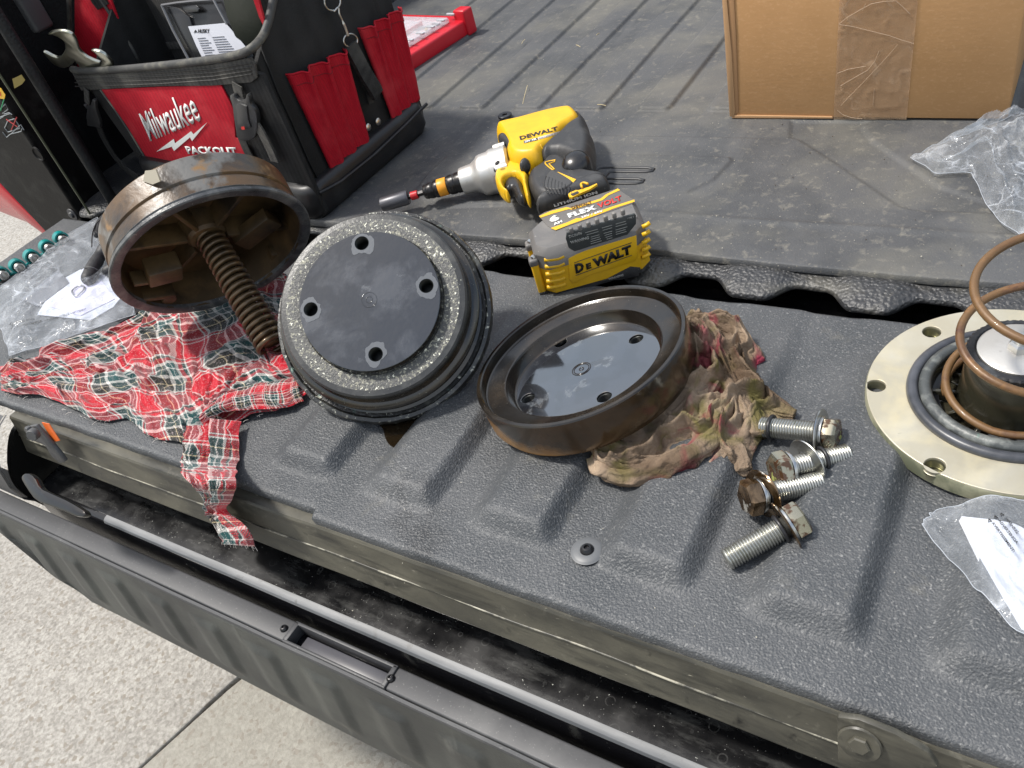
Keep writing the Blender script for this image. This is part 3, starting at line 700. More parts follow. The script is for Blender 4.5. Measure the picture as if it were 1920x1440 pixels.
# jamb: rear end of the bed side
jp = [(-1.95, .62), (-1.93, .25), (-1.893, .045), (-1.838, -.083), (-1.66, -.083), (-1.66, .62)]
from_bm('tailgate_jamb', prism_bm([Vector((x, .78, z)) for x, z in jp], (0, -1, 0), .09, .004), jambmat, truck)
def vbar(name, px, py, y, w, d, mat, z0=-.06, z1=.62, bw=.004):
    x = PY(px, py, y).x
    return box(name, (x, y + d / 2, (z0 + z1) / 2), (w, d, z1 - z0), mat, truck, bw=bw, seg=3)
vbar('jamb_trim_bar', 58, 150, .80, .022, .022, jambrough, bw=.010)
vbar('jamb_trim_bar', 120, 330, .87, .035, .03, jambrough, bw=.014)
vbar('jamb_channel', 40, 20, .90, .02, .04, M('weatherstrip', (.05, .052, .055), .5), z0=.30, bw=.006)
vbar('jamb_edge_rib', 36, 200, .7765, .003, .004, M('worn_edge', (.09, .1, .06), .4), bw=.001)
jpl = ((0, .7795, 0), (0, -1, 0))
lathe('jamb_plug', [(0, .001), (.011, .001), (.0125, .003), (.014, .003), (.0145, 0)], nframe(PY(72, 288, .779), (0, -1, 0)), jambmat, truck, 28)
lathe('striker_bolt', [(0, .007), (.006, .006), (.007, .002), (.013, .002), (.0135, 0)], nframe(PY(136, 402, .779), (0, -1, 0)), greyplastic, truck, 24)
# stickers: yellow warning, green tick pictogram, red cross pictogram
st = trace('warning_sticker', [(-30, 150), (2, 166), (10, 178), (8, 186), (-30, 180)], jpl, .0006, yellowprint, truck, off=.0008)
trace('warning_mark', [(-6, 170), (0, 172), (2, 180), (-6, 178)], jpl, .0004, redprint, st, off=.0013)
trace('warning_sticker', [(23, 148), (40, 140), (47, 150), (41, 158), (27, 166)], jpl, .0006, M('dull_yellow', (.16, .12, .01), .5), truck, off=.0008)
gp = M('pictogram_grey', (.28, .3, .31), .5); gg = M('pictogram_green', (.02, .3, .12), .5); rg = M('pictogram_red', (.42, .04, .04), .5)
def strokes(name, lines, plane, r, mat, parent, off=.0008, zoom=(0, 0, 4)):
    bm = bmesh.new(); P0, N = Vector(plane[0]), Vector(plane[1]).normalized()
    for ln in lines:
        pts = [PL(zoom[0] + x / zoom[2], zoom[1] + y / zoom[2], P0 + N * off, N) for x, y in ln]
        b2 = tube_bm(pts, r, 5); me = bpy.data.meshes.new('t'); b2.to_mesh(me); b2.free(); bm.from_mesh(me); bpy.data.meshes.remove(me)
    return from_bm(name, bm, mat, parent)
strokes('load_pictogram', [[(-10, 830), (40, 780), (60, 820), (20, 850)], [(-5, 880), (80, 850)], [(30, 855), (70, 845), (90, 860)], [(0, 890), (30, 870)]], jpl, .0009, gp, truck)
strokes('tick_mark', [[(-5, 800), (5, 830), (30, 745)]], jpl, .001, gg, truck, .0016)
strokes('load_pictogram', [[(35, 960), (60, 905), (110, 890), (135, 930), (150, 960), (110, 975), (60, 990), (35, 960)], [(20, 990), (50, 1030), (80, 1005), (160, 985), (165, 965)], [(90, 1000), (150, 940)], [(155, 935), (180, 975)]], jpl, .0009, gp, truck)
strokes('cross_mark', [[(48, 895), (130, 950)], [(125, 880), (85, 975)]], jpl, .0011, rg, truck, .0016)
# tail lamp
trace('tail_lamp', [(0, 347), (45, 392), (92, 437), (86, 444), (50, 418), (20, 406), (0, 398), (-60, 385), (-90, 280)], ((0, .785, 0), (0, -1, 0)), .08, lensred, truck, off=.004, bw=.004)

# ================================================================== RUBBER BED MAT
MZ = 0.006
edge_px = [(850, 441), (1000, 452), (1225, 470), (1460, 494), (1700, 517), (1860, 529), (1925, 534)]
ep = [P(x, y, MZ) for x, y in edge_px]
ex = np.array([p.x for p in ep]); ey = np.array([p.y for p in ep])
def matedge(x): return np.interp(x, ex, ey) + .0012 * (vn(x * 60, x * 0, 3) - .5)
def q2(pts): return [(P(x, y, MZ).x, P(x, y, MZ).y) for x, y in pts]
trapez = q2([(800, 395), (775, 365), (800, 330), (842, 292), (900, 288), (1100, 290), (1372, 297), (1376, 305), (1340, 342), (1290, 366), (1200, 380)])
right_plateau = q2([(1478, 258), (1495, 262), (1560, 303), (1680, 385), (1710, 394), (1900, 402), (2300, 430), (2300, 340), (1850, 375), (1760, 345), (1640, 262), (1620, 235), (1640, 225), (1480, 225)])
UX = [(-1.487 + .1998 * k) * .61 for k in range(-3, 9)]
def hmat(X, Y):
    Z = np.zeros_like(X)
    d = sdpoly(X, Y, trapez); Z += .0032 * (1 - sst(-.006, .001, d))
    d = sdpoly(X, Y, right_plateau); Z -= .0035 * (1 - sst(-.007, .002, d))
    for xr in UX:
        cx = xr - .0295; hw = .0305
        dx = np.abs(X - cx) - hw + .012; dy = 1.197 + .012 - Y
        d = np.hypot(np.maximum(dx, 0), np.maximum(dy, 0)) + np.minimum(np.maximum(dx, dy), 0) - .012
        Z += .0060 * (1 - sst(-.005, .001, d))
    # two soft cross ridges
    y1 = np.interp(X, *zip(*sorted(q2([(700, 232), (1000, 253), (1300, 258), (1480, 262)]))))
    Z += .0018 * sst(-.003, .003, y1 - Y) * (1 - sst(-.06, 0, X - P(1480, 260, 0).x))
    y2 = np.interp(X, *zip(*sorted(q2([(900, 385), (1225, 402), (1500, 420), (1760, 436), (1920, 447)]))))
    Z += .0022 * np.exp(-((Y - y2) / .006) ** 2)
    Z += .0016 * (fbm(X * 6, Y * 6, 11, 3) - .5)
    return Z
xs = np.linspace(-1.56, .62, 1050); y_near = np.linspace(0, 1, 230)
XX, TT = np.meshgrid(xs, y_near); e0 = matedge(XX)
YY = e0 + (1.30 - e0) * TT
ZZ = MZ + hmat(XX, YY) - .0012 * (1 - sst(0, .003, YY - e0))
yf = np.linspace(1.31, 2.62, 60); XF, YF = np.meshgrid(xs, yf); ZF = MZ + hmat(XF, YF)
XX = np.vstack([XX[:1], XX, XF]); YY = np.vstack([YY[:1] + .0005, YY, YF]); ZZ = np.vstack([ZZ[:1] * 0 - .004, ZZ, ZF])
bedmat = empty('bed_mat', (-.5, 1.7, 0), 'large dusty black rubber mat with raised ribs covering the truck bed floor', 'rubber mat')
grid_mesh('mat_sheet', XX, YY, ZZ, matrub, bedmat)
def Z6(pts): return [(920 + x / 5.333, 300 + y / 5.333) for x, y in pts]
letter = Z6([(985, 195), (1035, 125), (1080, 92), (1140, 78), (1400, 80), (1640, 86), (1612, 125), (1400, 122), (1200, 120), (1165, 145), (1140, 180), (1120, 190), (1300, 192), (1540, 196), (1508, 240), (1300, 240), (1120, 232), (1000, 205)])
tube('embossed_letter', [P(x, y, MZ + .0045) for x, y in sm(letter, 1)], .0028, M('letter_rubber', (.022, .023, .025), .45), bedmat, 10, True)
from_bm('embossed_letter', prism_bm([P(x, y, MZ + .0048) for x, y in sm(letter, 1)], (0, 0, 1), .004), M('letter_face', (.075, .077, .08), .6, bumps=[('v', 500, .0005, .7)]), bedmat)

# ================================================================== ROUND CASTINGS
CAMV = lambda x, y, z=0: Vector(ROT @ np.array([x, y, z]))
def tilt(c, ph, tcos):
    r_ = Vector(ray(*c)).normalized(); d = CAMV(math.cos(R(ph)), math.sin(R(ph)))
    d = (d - r_ * d.dot(r_)).normalized(); return (-r_ * tcos + d * math.sqrt(1 - tcos ** 2)).normalized(), r_
def disc_place(c, ph, tcos, D):
    n, r_ = tilt(c, ph, tcos); return nframe(Vector((0, 0, CAMH)) + r_ * D, n, CAMV(1, 0)), n
def circ_plate(name, r, holes, hr, th, Mx, mat, parent, z=0, extra=None):
    """flat disc with real holes through it, top face at local z"""
    cu = bpy.data.curves.new(name, 'CURVE'); cu.dimensions = '2D'; cu.fill_mode = 'BOTH'
    def ring(cx, cy, rr, n):
        sp = cu.splines.new('POLY'); sp.points.add(n - 1)
        for i in range(n):
            a = 2 * math.pi * i / n; sp.points[i].co = (cx + rr * math.cos(a), cy + rr * math.sin(a), 0, 1)
        sp.use_cyclic_u = True
    ring(0, 0, r, 96)
    for h in holes: ring(h[0], h[1], hr, 28)
    if extra: ring(*extra)
    cu.extrude = th / 2; cu.bevel_depth = .0006; cu.bevel_resolution = 1; cu.offset = -.0006
    t = bpy.data.objects.new(name, cu); COL.objects.link(t); bpy.context.view_layer.update()
    me = bpy.data.meshes.new_from_object(t.evaluated_get(bpy.context.evaluated_depsgraph_get())); bpy.data.objects.remove(t)
    me.transform(Mx @ Matrix.Translation((0, 0, z - th / 2 - .0006)))
    me.materials.clear()
    return autosmooth(link(name, me, mat, parent), 30)
def local(Mx, px, py, z=0):
    n = Mx.to_3x3() @ Vector((0, 0, 1)); return Mx.inverted() @ PL(px, py, Mx @ Vector((0, 0, z)), n)
def threaded(name, x, y, z, r, depth, Mx, parent, mat=hole_mat, turns=7):
    prof = []
    for k in range(turns):
        prof += [(r * 1.03, z - depth * k / turns), (r * .88, z - depth * (k + .5) / turns)]
    prof += [(r, z - depth), (0, z - depth)]
    return lathe(name, prof, Mx @ Matrix.Translation((x, y, 0)), mat, parent, 28, ang=80)
wob = lambda amp, sc: (lambda a, r, z: amp * (float(vn(np.array([a * sc]), np.array([z * 90]), 3)[0]) - .5) if r > .1 else 0)

sheenmat = M('painted_sky_sheen', (.1, .108, .12), .36, bumps=[('n', 300, .0003, .4)])  # flat pale colour standing in for sky reflection around the holes
# --- centre casting with four tapped holes
M1, n1 = disc_place((724, 595), 135, .93, .982)
c1 = empty('stepped_cover', M1.translation, 'black stepped round cover with four tapped holes and speckled band, leaning upright', 'cast cover')
rF = .127; zt = .070
lathe('flange', [(.098, .010), (.1135, .012), (.119, .0125), (.1215, .0155), (.1255, .0145), (rF, .010), (rF, .004), (.125, 0), (.115, -.002), (.0, -.002)], M1, drum_crust, c1, 128, wob(.0012, 12))
lathe('side_groove', [(.115, .013), (.1105, .015), (.109, .022), (.1125, .0255), (.1150, .029), (.1150, .034), (.112, .0375), (.1075, .039), (.1055, .043), (.1055, .050)], M1, drum_side, c1, 128)
lathe('worn_band', [(.0975, .0592), (.084, .0598), (.081, .0592), (.0795, .0565), (.078, .056)], M1, drum_grit, c1, 128)
lathe('band_edge', [(.1055, .048), (.1055, .056), (.1035, .0585), (.0975, .0592)], M1, band_dark, c1, 128)
hp1 = [local(M1, 500 + x / 3, 380 + y / 3, zt) for x, y in ((535, 228), (898, 468), (248, 600), (613, 853))]
lathe('face_wall', [(.078, .056), (.0785, zt - .0012)], M1, drum_side, c1, 96)
circ_plate('face_plate', .0785, hp1, .0078, .0012, M1, drum_black, c1, zt)
for h in hp1:
    t = threaded('tapped_hole', h.x, h.y, zt - .0005, .0078, .016, M1, c1)
    nn = 60; an = np.linspace(0, 2 * math.pi, nn + 1)[:-1]
    pr_ = .0125 + .006 * (fbm(np.cos(an) * 1.3 + h.x * 90, np.sin(an) * 1.3 + h.y * 90, 3, 3) - .45) * 2
    bm = bmesh.new(); o1 = [bm.verts.new((h.x + min(r, .0775 - math.hypot(h.x, h.y) if math.cos(a - math.atan2(h.y, h.x)) > .6 else r) * math.cos(a), h.y + min(r, .0775 - math.hypot(h.x, h.y) if math.cos(a - math.atan2(h.y, h.x)) > .6 else r) * math.sin(a), zt + .0003)) for r, a in zip(pr_, an)]
    o2 = [bm.verts.new((h.x + .0081 * math.cos(a), h.y + .0081 * math.sin(a), zt + .0003)) for a in an]
    for i in range(nn): bm.faces.new((o1[i], o1[(i + 1) % nn], o2[(i + 1) % nn], o2[i]))
    from_bm('painted_sheen', bm, sheenmat, c1, M=M1)  # sky sheen around the hole, laid on as a pale patch
cc = local(M1, 692, 562, zt)
for rr in (.0085, .0035):
    from_bm('centre_mark', tube_bm([Vector((cc.x + rr * math.cos(a), cc.y + rr * math.sin(a), zt + .0001)) for a in np.linspace(0, 2 * math.pi, 33)[:-1]], .00045, 6, True), drum_black, c1, True, M1)

# --- right bowl casting
M2, n2 = disc_place((1082, 657), 115, .52, .87)
c2 = empty('round_bowl_cover', M2.translation, 'brown black oily bowl shaped cover lying open side up on the dirty rag', 'cast cover')
RB = .1165
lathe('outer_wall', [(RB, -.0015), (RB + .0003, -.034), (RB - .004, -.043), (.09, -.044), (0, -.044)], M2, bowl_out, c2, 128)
lathe('rim', [(RB, -.0015), (RB - .001, 0), (RB - .0045, .0001), (RB - .0058, -.0012), (RB - .0072, -.0105), (RB - .0092, -.0118), (.0895, -.0122), (.0875, -.0128), (.0862, -.0155), (.0838, -.026), (.082, -.0278), (.0800, -.0282)], M2, bowl_in, c2, 128)
zp = -.0280
hp2 = [local(M2, 860 + x / 3.43, 500 + y / 3.43, zp) for x, y in ((655, 488), (1140, 465), (445, 845), (935, 838))]
circ_plate('floor_plate', .0815, hp2, .0078, .003, M2, bowl_floor, c2, zp)
for h in hp2: threaded('bolt_hole', h.x, h.y, zp - .002, .0078, .012, M2, c2)
cc = local(M2, 860 + 790 / 3.43, 500 + 658 / 3.43, zp)
for rr in (.0105, .0085, .0025):
    from_bm('centre_mark', tube_bm([Vector((cc.x + rr * math.cos(a), cc.y + rr * math.sin(a), zp + .0001)) for a in np.linspace(0, 2 * math.pi, 33)[:-1]], .0005, 6, True), bowl_in, c2, True, M2)

# --- left housing with long spring
M3, n3 = disc_place((405, 480), -65, .52, 1.175)
c3 = empty('brown_housing', M3.translation, 'brown stained round housing tipped on the plaid cloth with a coil spring sticking out', 'cast housing')
RL = .133
lathe('outer_casing', [(.127, -.012), (.1262, -.0285), (.1245, -.0298), (.1245, -.0312), (.1262, -.0325), (.127, -.0335), (.126, -.064), (.122, -.068), (.09, -.069), (0, -.069)], M3, rust_out, c3, 128)
lathe('rim_ring', [(.127, -.012), (.1295, -.0105), (.1315, -.0085), (.1302, -.0065), (RL, -.005), (RL, -.001), (.1315, .0005), (.1225, .0008), (.1195, -.001), (.1185, -.006)], M3, rim_grey, c3, 128, wob(.0008, 10))
lathe('inner_wall', [(.1195, -.001), (.1165, -.022), (.113, -.055), (.03, -.058), (0, -.058)], M3, rust_in, c3, 96)
lathe('centre_boss', [(.030, -.058), (.026, -.034), (.022, -.030), (0, -.030)], M3, rust_in, c3, 40)
for a in (150, 100, 40, 215, 330, 275):
    ca, sa = math.cos(R(a)), math.sin(R(a)); mm = M3 @ Matrix.Rotation(R(a), 4, 'Z')
    box('cast_rib', (.071, 0, -.045), (.088, .006, .036), rust_in, c3, mm, .0015)
def l3(px, py, z): return local(M3, px, py, z)
def z4(x, y): return (180 + x / 4, 280 + y / 4)
b3 = box('lug_block', (0, 0, 0), (.044, .030, .030), rust_in, c3, M3 @ Matrix.Translation(l3(*z4(500, 900), -.016)) @ Matrix.Rotation(R(-20), 4, 'Z'), .003)
lathe('lug_pin', [(0, .010), (.009, .010), (.0105, .008), (.0105, -.02)], M3 @ Matrix.Translation(l3(*z4(535, 1090), -.016)), rust_in, c3, 24)
box('lug_rail', (0, 0, 0), (.062, .008, .022), rust_in, c3, M3 @ Matrix.Translation(l3(*z4(410, 1080), -.016)) @ Matrix.Rotation(R(-32), 4, 'Z'), .002)
box('lug_rail', (0, 0, 0), (.036, .006, .022), rust_in, c3, M3 @ Matrix.Translation(l3(*z4(370, 960), -.018)) @ Matrix.Rotation(R(-32), 4, 'Z'), .002)
box('lug_block', (0, 0, 0), (.062, .034, .02), rust_in, c3, M3 @ Matrix.Translation(l3(*z4(1200, 600), -.03)) @ Matrix.Rotation(R(22), 4, 'Z'), .003)
box('lug_block', (0, 0, 0), (.040, .022, .02), rust_in, c3, M3 @ Matrix.Translation(l3(*z4(1390, 770), -.028)) @ Matrix.Rotation(R(-25), 4, 'Z'), .003)
# bracket behind
trace('metal_bracket', [(272, 320), (292, 318), (300, 340), (286, 346), (268, 340)], (M3 @ Vector((-.06, .1, -.072)), (.1, -.9, .4)), .002, M('pale_bracket', (.5, .45, .36), .4, metal=.5), c3)
s0 = M3 @ Vector((.002, -.004, -.036)); s1 = P(513, 652, .024)
ax = (s1 - s0); L = ax.length; ms = frame(s0, ax, None, (0, 0, 1))
def helix(n, r0, r1, L, z0=0, per=20, ph=0):
    return [Vector((z0 + L * t, (r0 + (r1 - r0) * t) * math.cos(2 * math.pi * n * t + ph), (r0 + (r1 - r0) * t) * math.sin(2 * math.pi * n * t + ph))) for t in np.linspace(0, 1, int(n * per) + 1)]
print('spring length', L, s0, s1)
tube('coil_spring', helix(19, .0165, .0185, L), .0037, springmat, c3, 10, M=ms)
tube('spring_guide', [ms @ Vector((x, 0, 0)) for x in (0, L * .5, L * .97)], .010, rust_in, c3, 16)

# ================================================================== BRASS FLANGE ASSEMBLY
FZ = .0
MF = Matrix.Translation((.006, .641, .004)) @ Matrix.Rotation(R(0), 4, 'X')
fl = empty('flange_hub', MF.translation, 'pale brass ring flange with black seal rings around an olive steel capped hub', 'flange')
FR = .1215; zf = .0165
hf = [MF.inverted() @ P(x, y, MF.translation.z + zf) for x, y in ((1747, 622), (1643, 723), (1753, 872))]
ang = [math.degrees(math.atan2(h.y, h.x)) for h in hf]; rad = sum(math.hypot(h.x, h.y) for h in hf) / 3
print('flange holes', ang, [math.hypot(h.x, h.y) for h in hf])
step = 60; a0 = ang[1]
hs = [(h.x, h.y) for h in hf] + [(rad * math.cos(R(a)), rad * math.sin(R(a))) for a in (ang[2] + 62, ang[2] + 122, ang[0] - 62)]
def ring_plate(name, r, ri, holes, hr, th, Mx, mat, parent, z):
    return circ_plate(name, r, holes, hr, th, Mx, mat, parent, z, extra=(0, 0, ri, 96))
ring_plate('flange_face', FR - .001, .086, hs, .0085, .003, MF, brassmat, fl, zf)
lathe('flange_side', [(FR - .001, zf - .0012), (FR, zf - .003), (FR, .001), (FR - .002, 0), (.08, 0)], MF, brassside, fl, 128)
for h in hs: threaded('flange_hole', h[0], h[1], zf - .002, .0085, .011, MF, fl, M('hole_metal', (.3, .29, .2), .3, metal=.8), 2)
lathe('inner_lip', [(.0865, zf - .0005), (.086, zf - .004), (.068, zf - .006), (.058, zf - .008)], MF, rubber, fl, 96)
def ringt(name, r, z, tr, mat, parent, Mx, n=96):
    return from_bm(name, tube_bm([Vector((r * math.cos(a), r * math.sin(a), z)) for a in np.linspace(0, 2 * math.pi, n + 1)[:-1]], tr, 12, True), mat, parent, True, Mx)
ringt('seal_ring', .0812, zf + .001, .0052, rubber_blue, fl, MF)
ringt('weathered_ring', .0705, zf + .003, .0056, ring_green, fl, MF)
lathe('inner_ring_wall', [(.0655, zf + .004), (.0640, zf), (.0625, -.001), (0, -.001)], MF, olive, fl, 80)
for k in range(12):
    mm = MF @ Matrix.Rotation(R(30 * k + 8), 4, 'Z'); box('web_fin', (.054, 0, .007), (.020, .004, .012), olive, fl, mm, .001)
HH = .066
hub = lathe('hub_body', [(.045, -.001), (.0435, .012), (.0405, HH - .012), (.0400, HH - .004)], MF, olive, fl, 80)
lathe('hub_seal', [(.0400, HH - .006), (.0412, HH - .004), (.0415, HH), (.040, HH + .0015), (.0355, HH + .002), (.034, HH + .0005), (.030, HH)], MF, rubber, fl, 120, lambda a, r, z: .0006 * math.sin(a * 46) * (1 if r > .035 else 0))
lathe('cap_washer', [(.0335, HH + .0005), (.0335, HH + .0022), (.032, HH + .003), (0, HH + .003)], MF, alloy, fl, 64)
lathe('cap_nut', [(0, HH + .011), (.0085, HH + .011), (.0105, HH + .009), (.0105, HH + .003)], MF @ Matrix.Rotation(R(15), 4, 'Z'), steel, fl, 6)
lathe('stud_end', [(0, HH + .016), (.005, HH + .016), (.006, HH + .015), (.006, HH + .010)], MF, steel, fl, 20)
# loose coil spring
cs = empty('coil_spring', MF @ Vector((0, 0, .02)), 'rusty copper brown wide coil spring standing loosely around the hub of the brass flange', 'spring')
tt = np.linspace(0, 1, 200); hp = []
for t in tt:
    a = R(200) - 2 * math.pi * 3.32 * t
    r = .0535 + .002 * math.sin(9 * t) + .006 * t; z = .018 + .004 * min(t * 6, 1) + .150 * max(0, t - .25) ** 1.05 * 1.25
    hp.append(MF @ Vector((r * math.cos(a) + .022 * t ** 2, r * math.sin(a) - .01 * t, z)))
tube('spring_wire', hp, .0036, coppermat, cs, 12)

# ================================================================== BOLTS
def thread_prof(x0, x1, r, pitch=.0026):
    pr = []; n = int((x1 - x0) / pitch)
    for k in range(n): pr += [(r * .83, x0 + k * pitch), (r, x0 + (k + .45) * pitch), (r, x0 + (k + .6) * pitch)]
    pr += [(r * .86, x1)]; return pr
BR = .0100; BL_ = .062
def make_bolt():
    root = empty('hex_bolt', (0, 0, 0))
    # local z runs from the head (z = 0 underside) to the tip (z = BL_)
    lathe('threaded_shank', [(0, 0), (BR * .86, 0)] + thread_prof(.006, BL_ - .001, BR) + [(BR * .75, BL_), (0, BL_)], Matrix(), steel_thread, root, 28, ang=80)
    lathe('hex_head', [(0, -.0125), (.0135, -.0125), (.0162, -.0108), (.0168, -.0095), (.0168, -.0005), (.016, 0), (0, 0)], Matrix(), steel_hex, root, 6, ang=25)
    lathe('spring_washer', [(.0108, .0002), (.0155, .0002), (.0158, .001), (.0155, .0030), (.0108, .0030)], Matrix(), steel, root, 32)
    w = lathe('flat_washer', [(.0108, -.0008), (.0218, -.0008), (.0224, 0), (.0218, .0008), (.0108, .0008)], Matrix.Translation((0, 0, .0040)), steel_brown, root, 48)
    from_bm('seal_ring', tube_bm([Vector((.0112 * math.cos(a), .0112 * math.sin(a), .0090)) for a in np.linspace(0, 2 * math.pi, 33)[:-1]], .0019, 10, True), rubber, root, True)
    return root
def copy_tree(o, parent=None, shift=None):
    c = o.copy(); COL.objects.link(c)
    if parent: c.parent = parent; c.matrix_parent_inverse = o.matrix_parent_inverse.copy()
    for ch in [x for x in bpy.data.objects if x.parent == o]: copy_tree(ch, c)
    return c
bolt0 = make_bolt(); bpy.context.view_layer.update()
BG = 'oily hex bolts lying beside the rag'
def place_bolt(o, head, tip, roll=0):
    h, t = Vector(head), Vector(tip); o.matrix_basis = nframe(h, (t - h), (0, 0, 1)) @ Matrix.Rotation(R(roll), 4, 'Z')
def kid(o, n): return [c for c in bpy.data.objects if c.parent == o and c.name.split('.')[0] == n][0]
b = [bolt0] + [copy_tree(bolt0) for _ in range(3)]
place_bolt(b[0], P(1548, 812, .0225), P(1425, 800, .0125), 10)
tag(b[0], 'hex bolt pushed under the dirty tan rag at its right end, washers at its head', 'bolt', BG)
place_bolt(b[1], P(1474, 878, .0215), P(1588, 852, .0105), 20)
tag(b[1], 'hex bolt with a loose washer and black ring halfway along it', 'bolt', BG)
place_bolt(b[2], P(1420, 930, .0225), P(1512, 910, .0125), 0)
tag(b[2], 'hex bolt with brown oil covered head and brown washer, just below the rag end', 'bolt', BG)
place_bolt(b[3], P(1482, 982, .0225), P(1382, 1038, .0110), 30)
tag(b[3], 'hex bolt lowest of the four, bright thread pointing down left and washer by the head', 'bolt', BG)
for c_, dz in ((kid(b[1], 'flat_washer'), .017), (kid(b[1], 'seal_ring'), .026), (kid(b[0], 'seal_ring'), .041), (kid(b[2], 'flat_washer'), .002)):
    c_.matrix_basis = Matrix.Translation((0, 0, dz)) @ (Matrix.Rotation(R(14), 4, 'X') if 'washer' in c_.name else Matrix())
kid(b[0], 'hex_head').scale = (.92, .92, .92)
for c_ in (kid(b[2], 'hex_head'),):
    c_.data = c_.data.copy(); c_.data.materials[0] = steel_brown
for c_ in (kid(b[0], 'flat_washer'), kid(b[1], 'flat_washer')):
    c_.data = c_.data.copy(); c_.data.materials[0] = steel

# --- oil on the liner
def puddle(name, px, z, label, par=None, it=2, th=.0010):
    pts = [P(x, y, z) for x, y in sm(px, it)]
    # sit on the pads
    bm = prism_bm([Vector((p.x, p.y, p.z)) for p in pts], (0, 0, 1), th, .0004, 1)
    o = from_bm(name, bm, wet); return tag(o, label, 'oil puddle')
puddle('oil_puddle', [(700, 790), (718, 800), (722, 825), (738, 842), (755, 836), (770, 815), (785, 800), (830, 770), (870, 740), (820, 735), (740, 760)], .0035, 'glossy brown oil puddle dripping from under the stepped round cover')
puddle('oil_puddle', [(790, 795), (830, 782), (870, 772), (892, 768), (905, 752), (885, 735), (850, 752), (815, 772)], .004, 'thin dark oil smear between the stepped cover and the bowl shaped cover')
puddle('oil_puddle', [(1386, 634), (1396, 626), (1410, 628), (1424, 630), (1416, 640), (1404, 642), (1394, 637)], .0032, 'small brown oil spot on the liner above the dirty rag')

# ================================================================== CARDBOARD BOX
bx = empty('cardboard_box', P(1620, 224, MZ), 'brown cardboard box closed with clear parcel tape, standing on the bed mat', 'box')
c_l = P(1368, 219, MZ + .003); c_r = P(1889, 224, MZ + .003)
BW = (c_r - c_l).length; by = c_l.y; bxm = frame(c_l, c_r - c_l, None, (0, 0, 1))
BH = .26; BD = .30; wallth = .004
box('box_body', (BW / 2, BD / 2, BH / 2), (BW, BD, BH), card, bx, bxm, .0025, 2)
bmN = bxm.to_3x3() @ Vector((0, -1, 0)); bpl = (c_l, bmN)
trace('folded_corner', [(1352, -40), (1359, -40), (1372, 100), (1378, 210), (1376, 219), (1368, 219), (1362, 130)], bpl, .002, cardedge, bx, off=.0025, bw=.0008)
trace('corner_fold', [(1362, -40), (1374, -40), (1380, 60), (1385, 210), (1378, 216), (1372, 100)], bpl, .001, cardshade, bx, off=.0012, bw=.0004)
trace('bottom_flap_edge', [(1372, 216), (1560, 219), (1562, 223), (1372, 222)], bpl, .003, cardedge, bx, off=.002, bw=.0008)
# tape with folds
def zb(x, y): return (1280 + x / 3, y / 3)
tp = [PL(*zb(x, y), bpl[0] + bmN * .0009, bmN) for x, y in ((885, -60), (1330, -60), (1260, 672), (848, 672))]
nx_, ny_ = 50, 70
Xg, Yg, Zg = coons([tp[3], tp[2]], [tp[0], tp[1]], [tp[3], tp[0]], [tp[2], tp[1]], nx_, ny_)
u_, v_ = np.meshgrid(np.linspace(0, 3, nx_), np.linspace(0, 5, ny_)); dd = .0015 * ridge(u_ * 1.3, v_ * 1.3, 6, 2) ** 2
grid_mesh('parcel_tape', Xg + bmN.x * dd, Yg + bmN.y * dd, Zg + bmN.z * dd, tapefilm, bx)
wr = M('tape_crease', (.50, .36, .24), .25, spec=.8)
lines = [[(880, 135), (930, 95), (990, 60), (1060, 22), (1130, 8), (1200, 5)], [(880, 138), (960, 150), (1060, 175), (1160, 200), (1230, 225), (1300, 245)], [(1210, 250), (1150, 320), (1080, 395), (1010, 470), (940, 540), (890, 595)],
         [(885, 485), (960, 440), (1040, 395), (1080, 345), (1105, 285)], [(870, 412), (930, 390), (1030, 372)], [(870, 620), (900, 645), (950, 662), (1010, 668)], [(1200, 5), (1240, 40), (1280, 80)], [(1010, 60), (1030, 20)], [(1070, 590), (1078, 500)]]
strokes('tape_crease', lines, bpl, .00032, wr, bx, .0022, (1280, 0, 3))

# ================================================================== RED ORGANIZER CASE
og = empty('organizer_case', (-1.35, 1.35, MZ), 'red organizer case with clear ribbed lid lying on the mat behind the tool bag', 'parts case')
o0 = P(775, 137, MZ); o1 = P(890, 62, MZ); om = frame(o0, (o1 - o0), None, (0, 0, 1))   # x along right edge, y to the left
OL = (o1 - o0).length * 1.02; 
box('case_body', (OL / 2 - .06, .19, .020), (OL + .12, .38, .034), caseRed, og, om, .006, 3)
box('corner_latch', (OL - .012, .012, .030), (.030, .036, .056), caseRed, og, om, .005, 3)
box('corner_latch', (OL - .012, .36, .030), (.030, .036, .056), caseRed, og, om, .005, 3)
box('clear_lid', (OL / 2 - .07, .195, .0435), (OL + .06, .33, .012), lidfilm, og, om, .004, 3)
for k in range(9): box('lid_rib', (-.09 + k * .034, .035, .0505), (.006, .024, .004), M('lid_rib_clear', (.5, .52, .55), .25), og, om, .001)
for (a, b_) in ((.02, .10), (.10, .19)):
    box('tray_divider', (OL / 2 - .06, b_, .0415), (OL, .003, .01), caseRed, og, om, .0005)
mm_ = [M('bit_dark', (.03, .03, .03), .3, metal=.5), M('bit_steel', (.5, .5, .5), .3, metal=1), M('bit_red', (.45, .02, .03), .4), M('bit_amber', (.5, .3, .05), .4)]
for k in range(26):
    x, y = rng.uniform(-.02, OL - .03), rng.uniform(.06, .3)
    box('small_part', (0, 0, .038), (rng.uniform(.012, .03), rng.uniform(.004, .008), .006), mm_[k % 4], og, om @ Matrix.Translation((x, y, 0)) @ Matrix.Rotation(rng.uniform(0, 3), 4, 'Z'), .001)

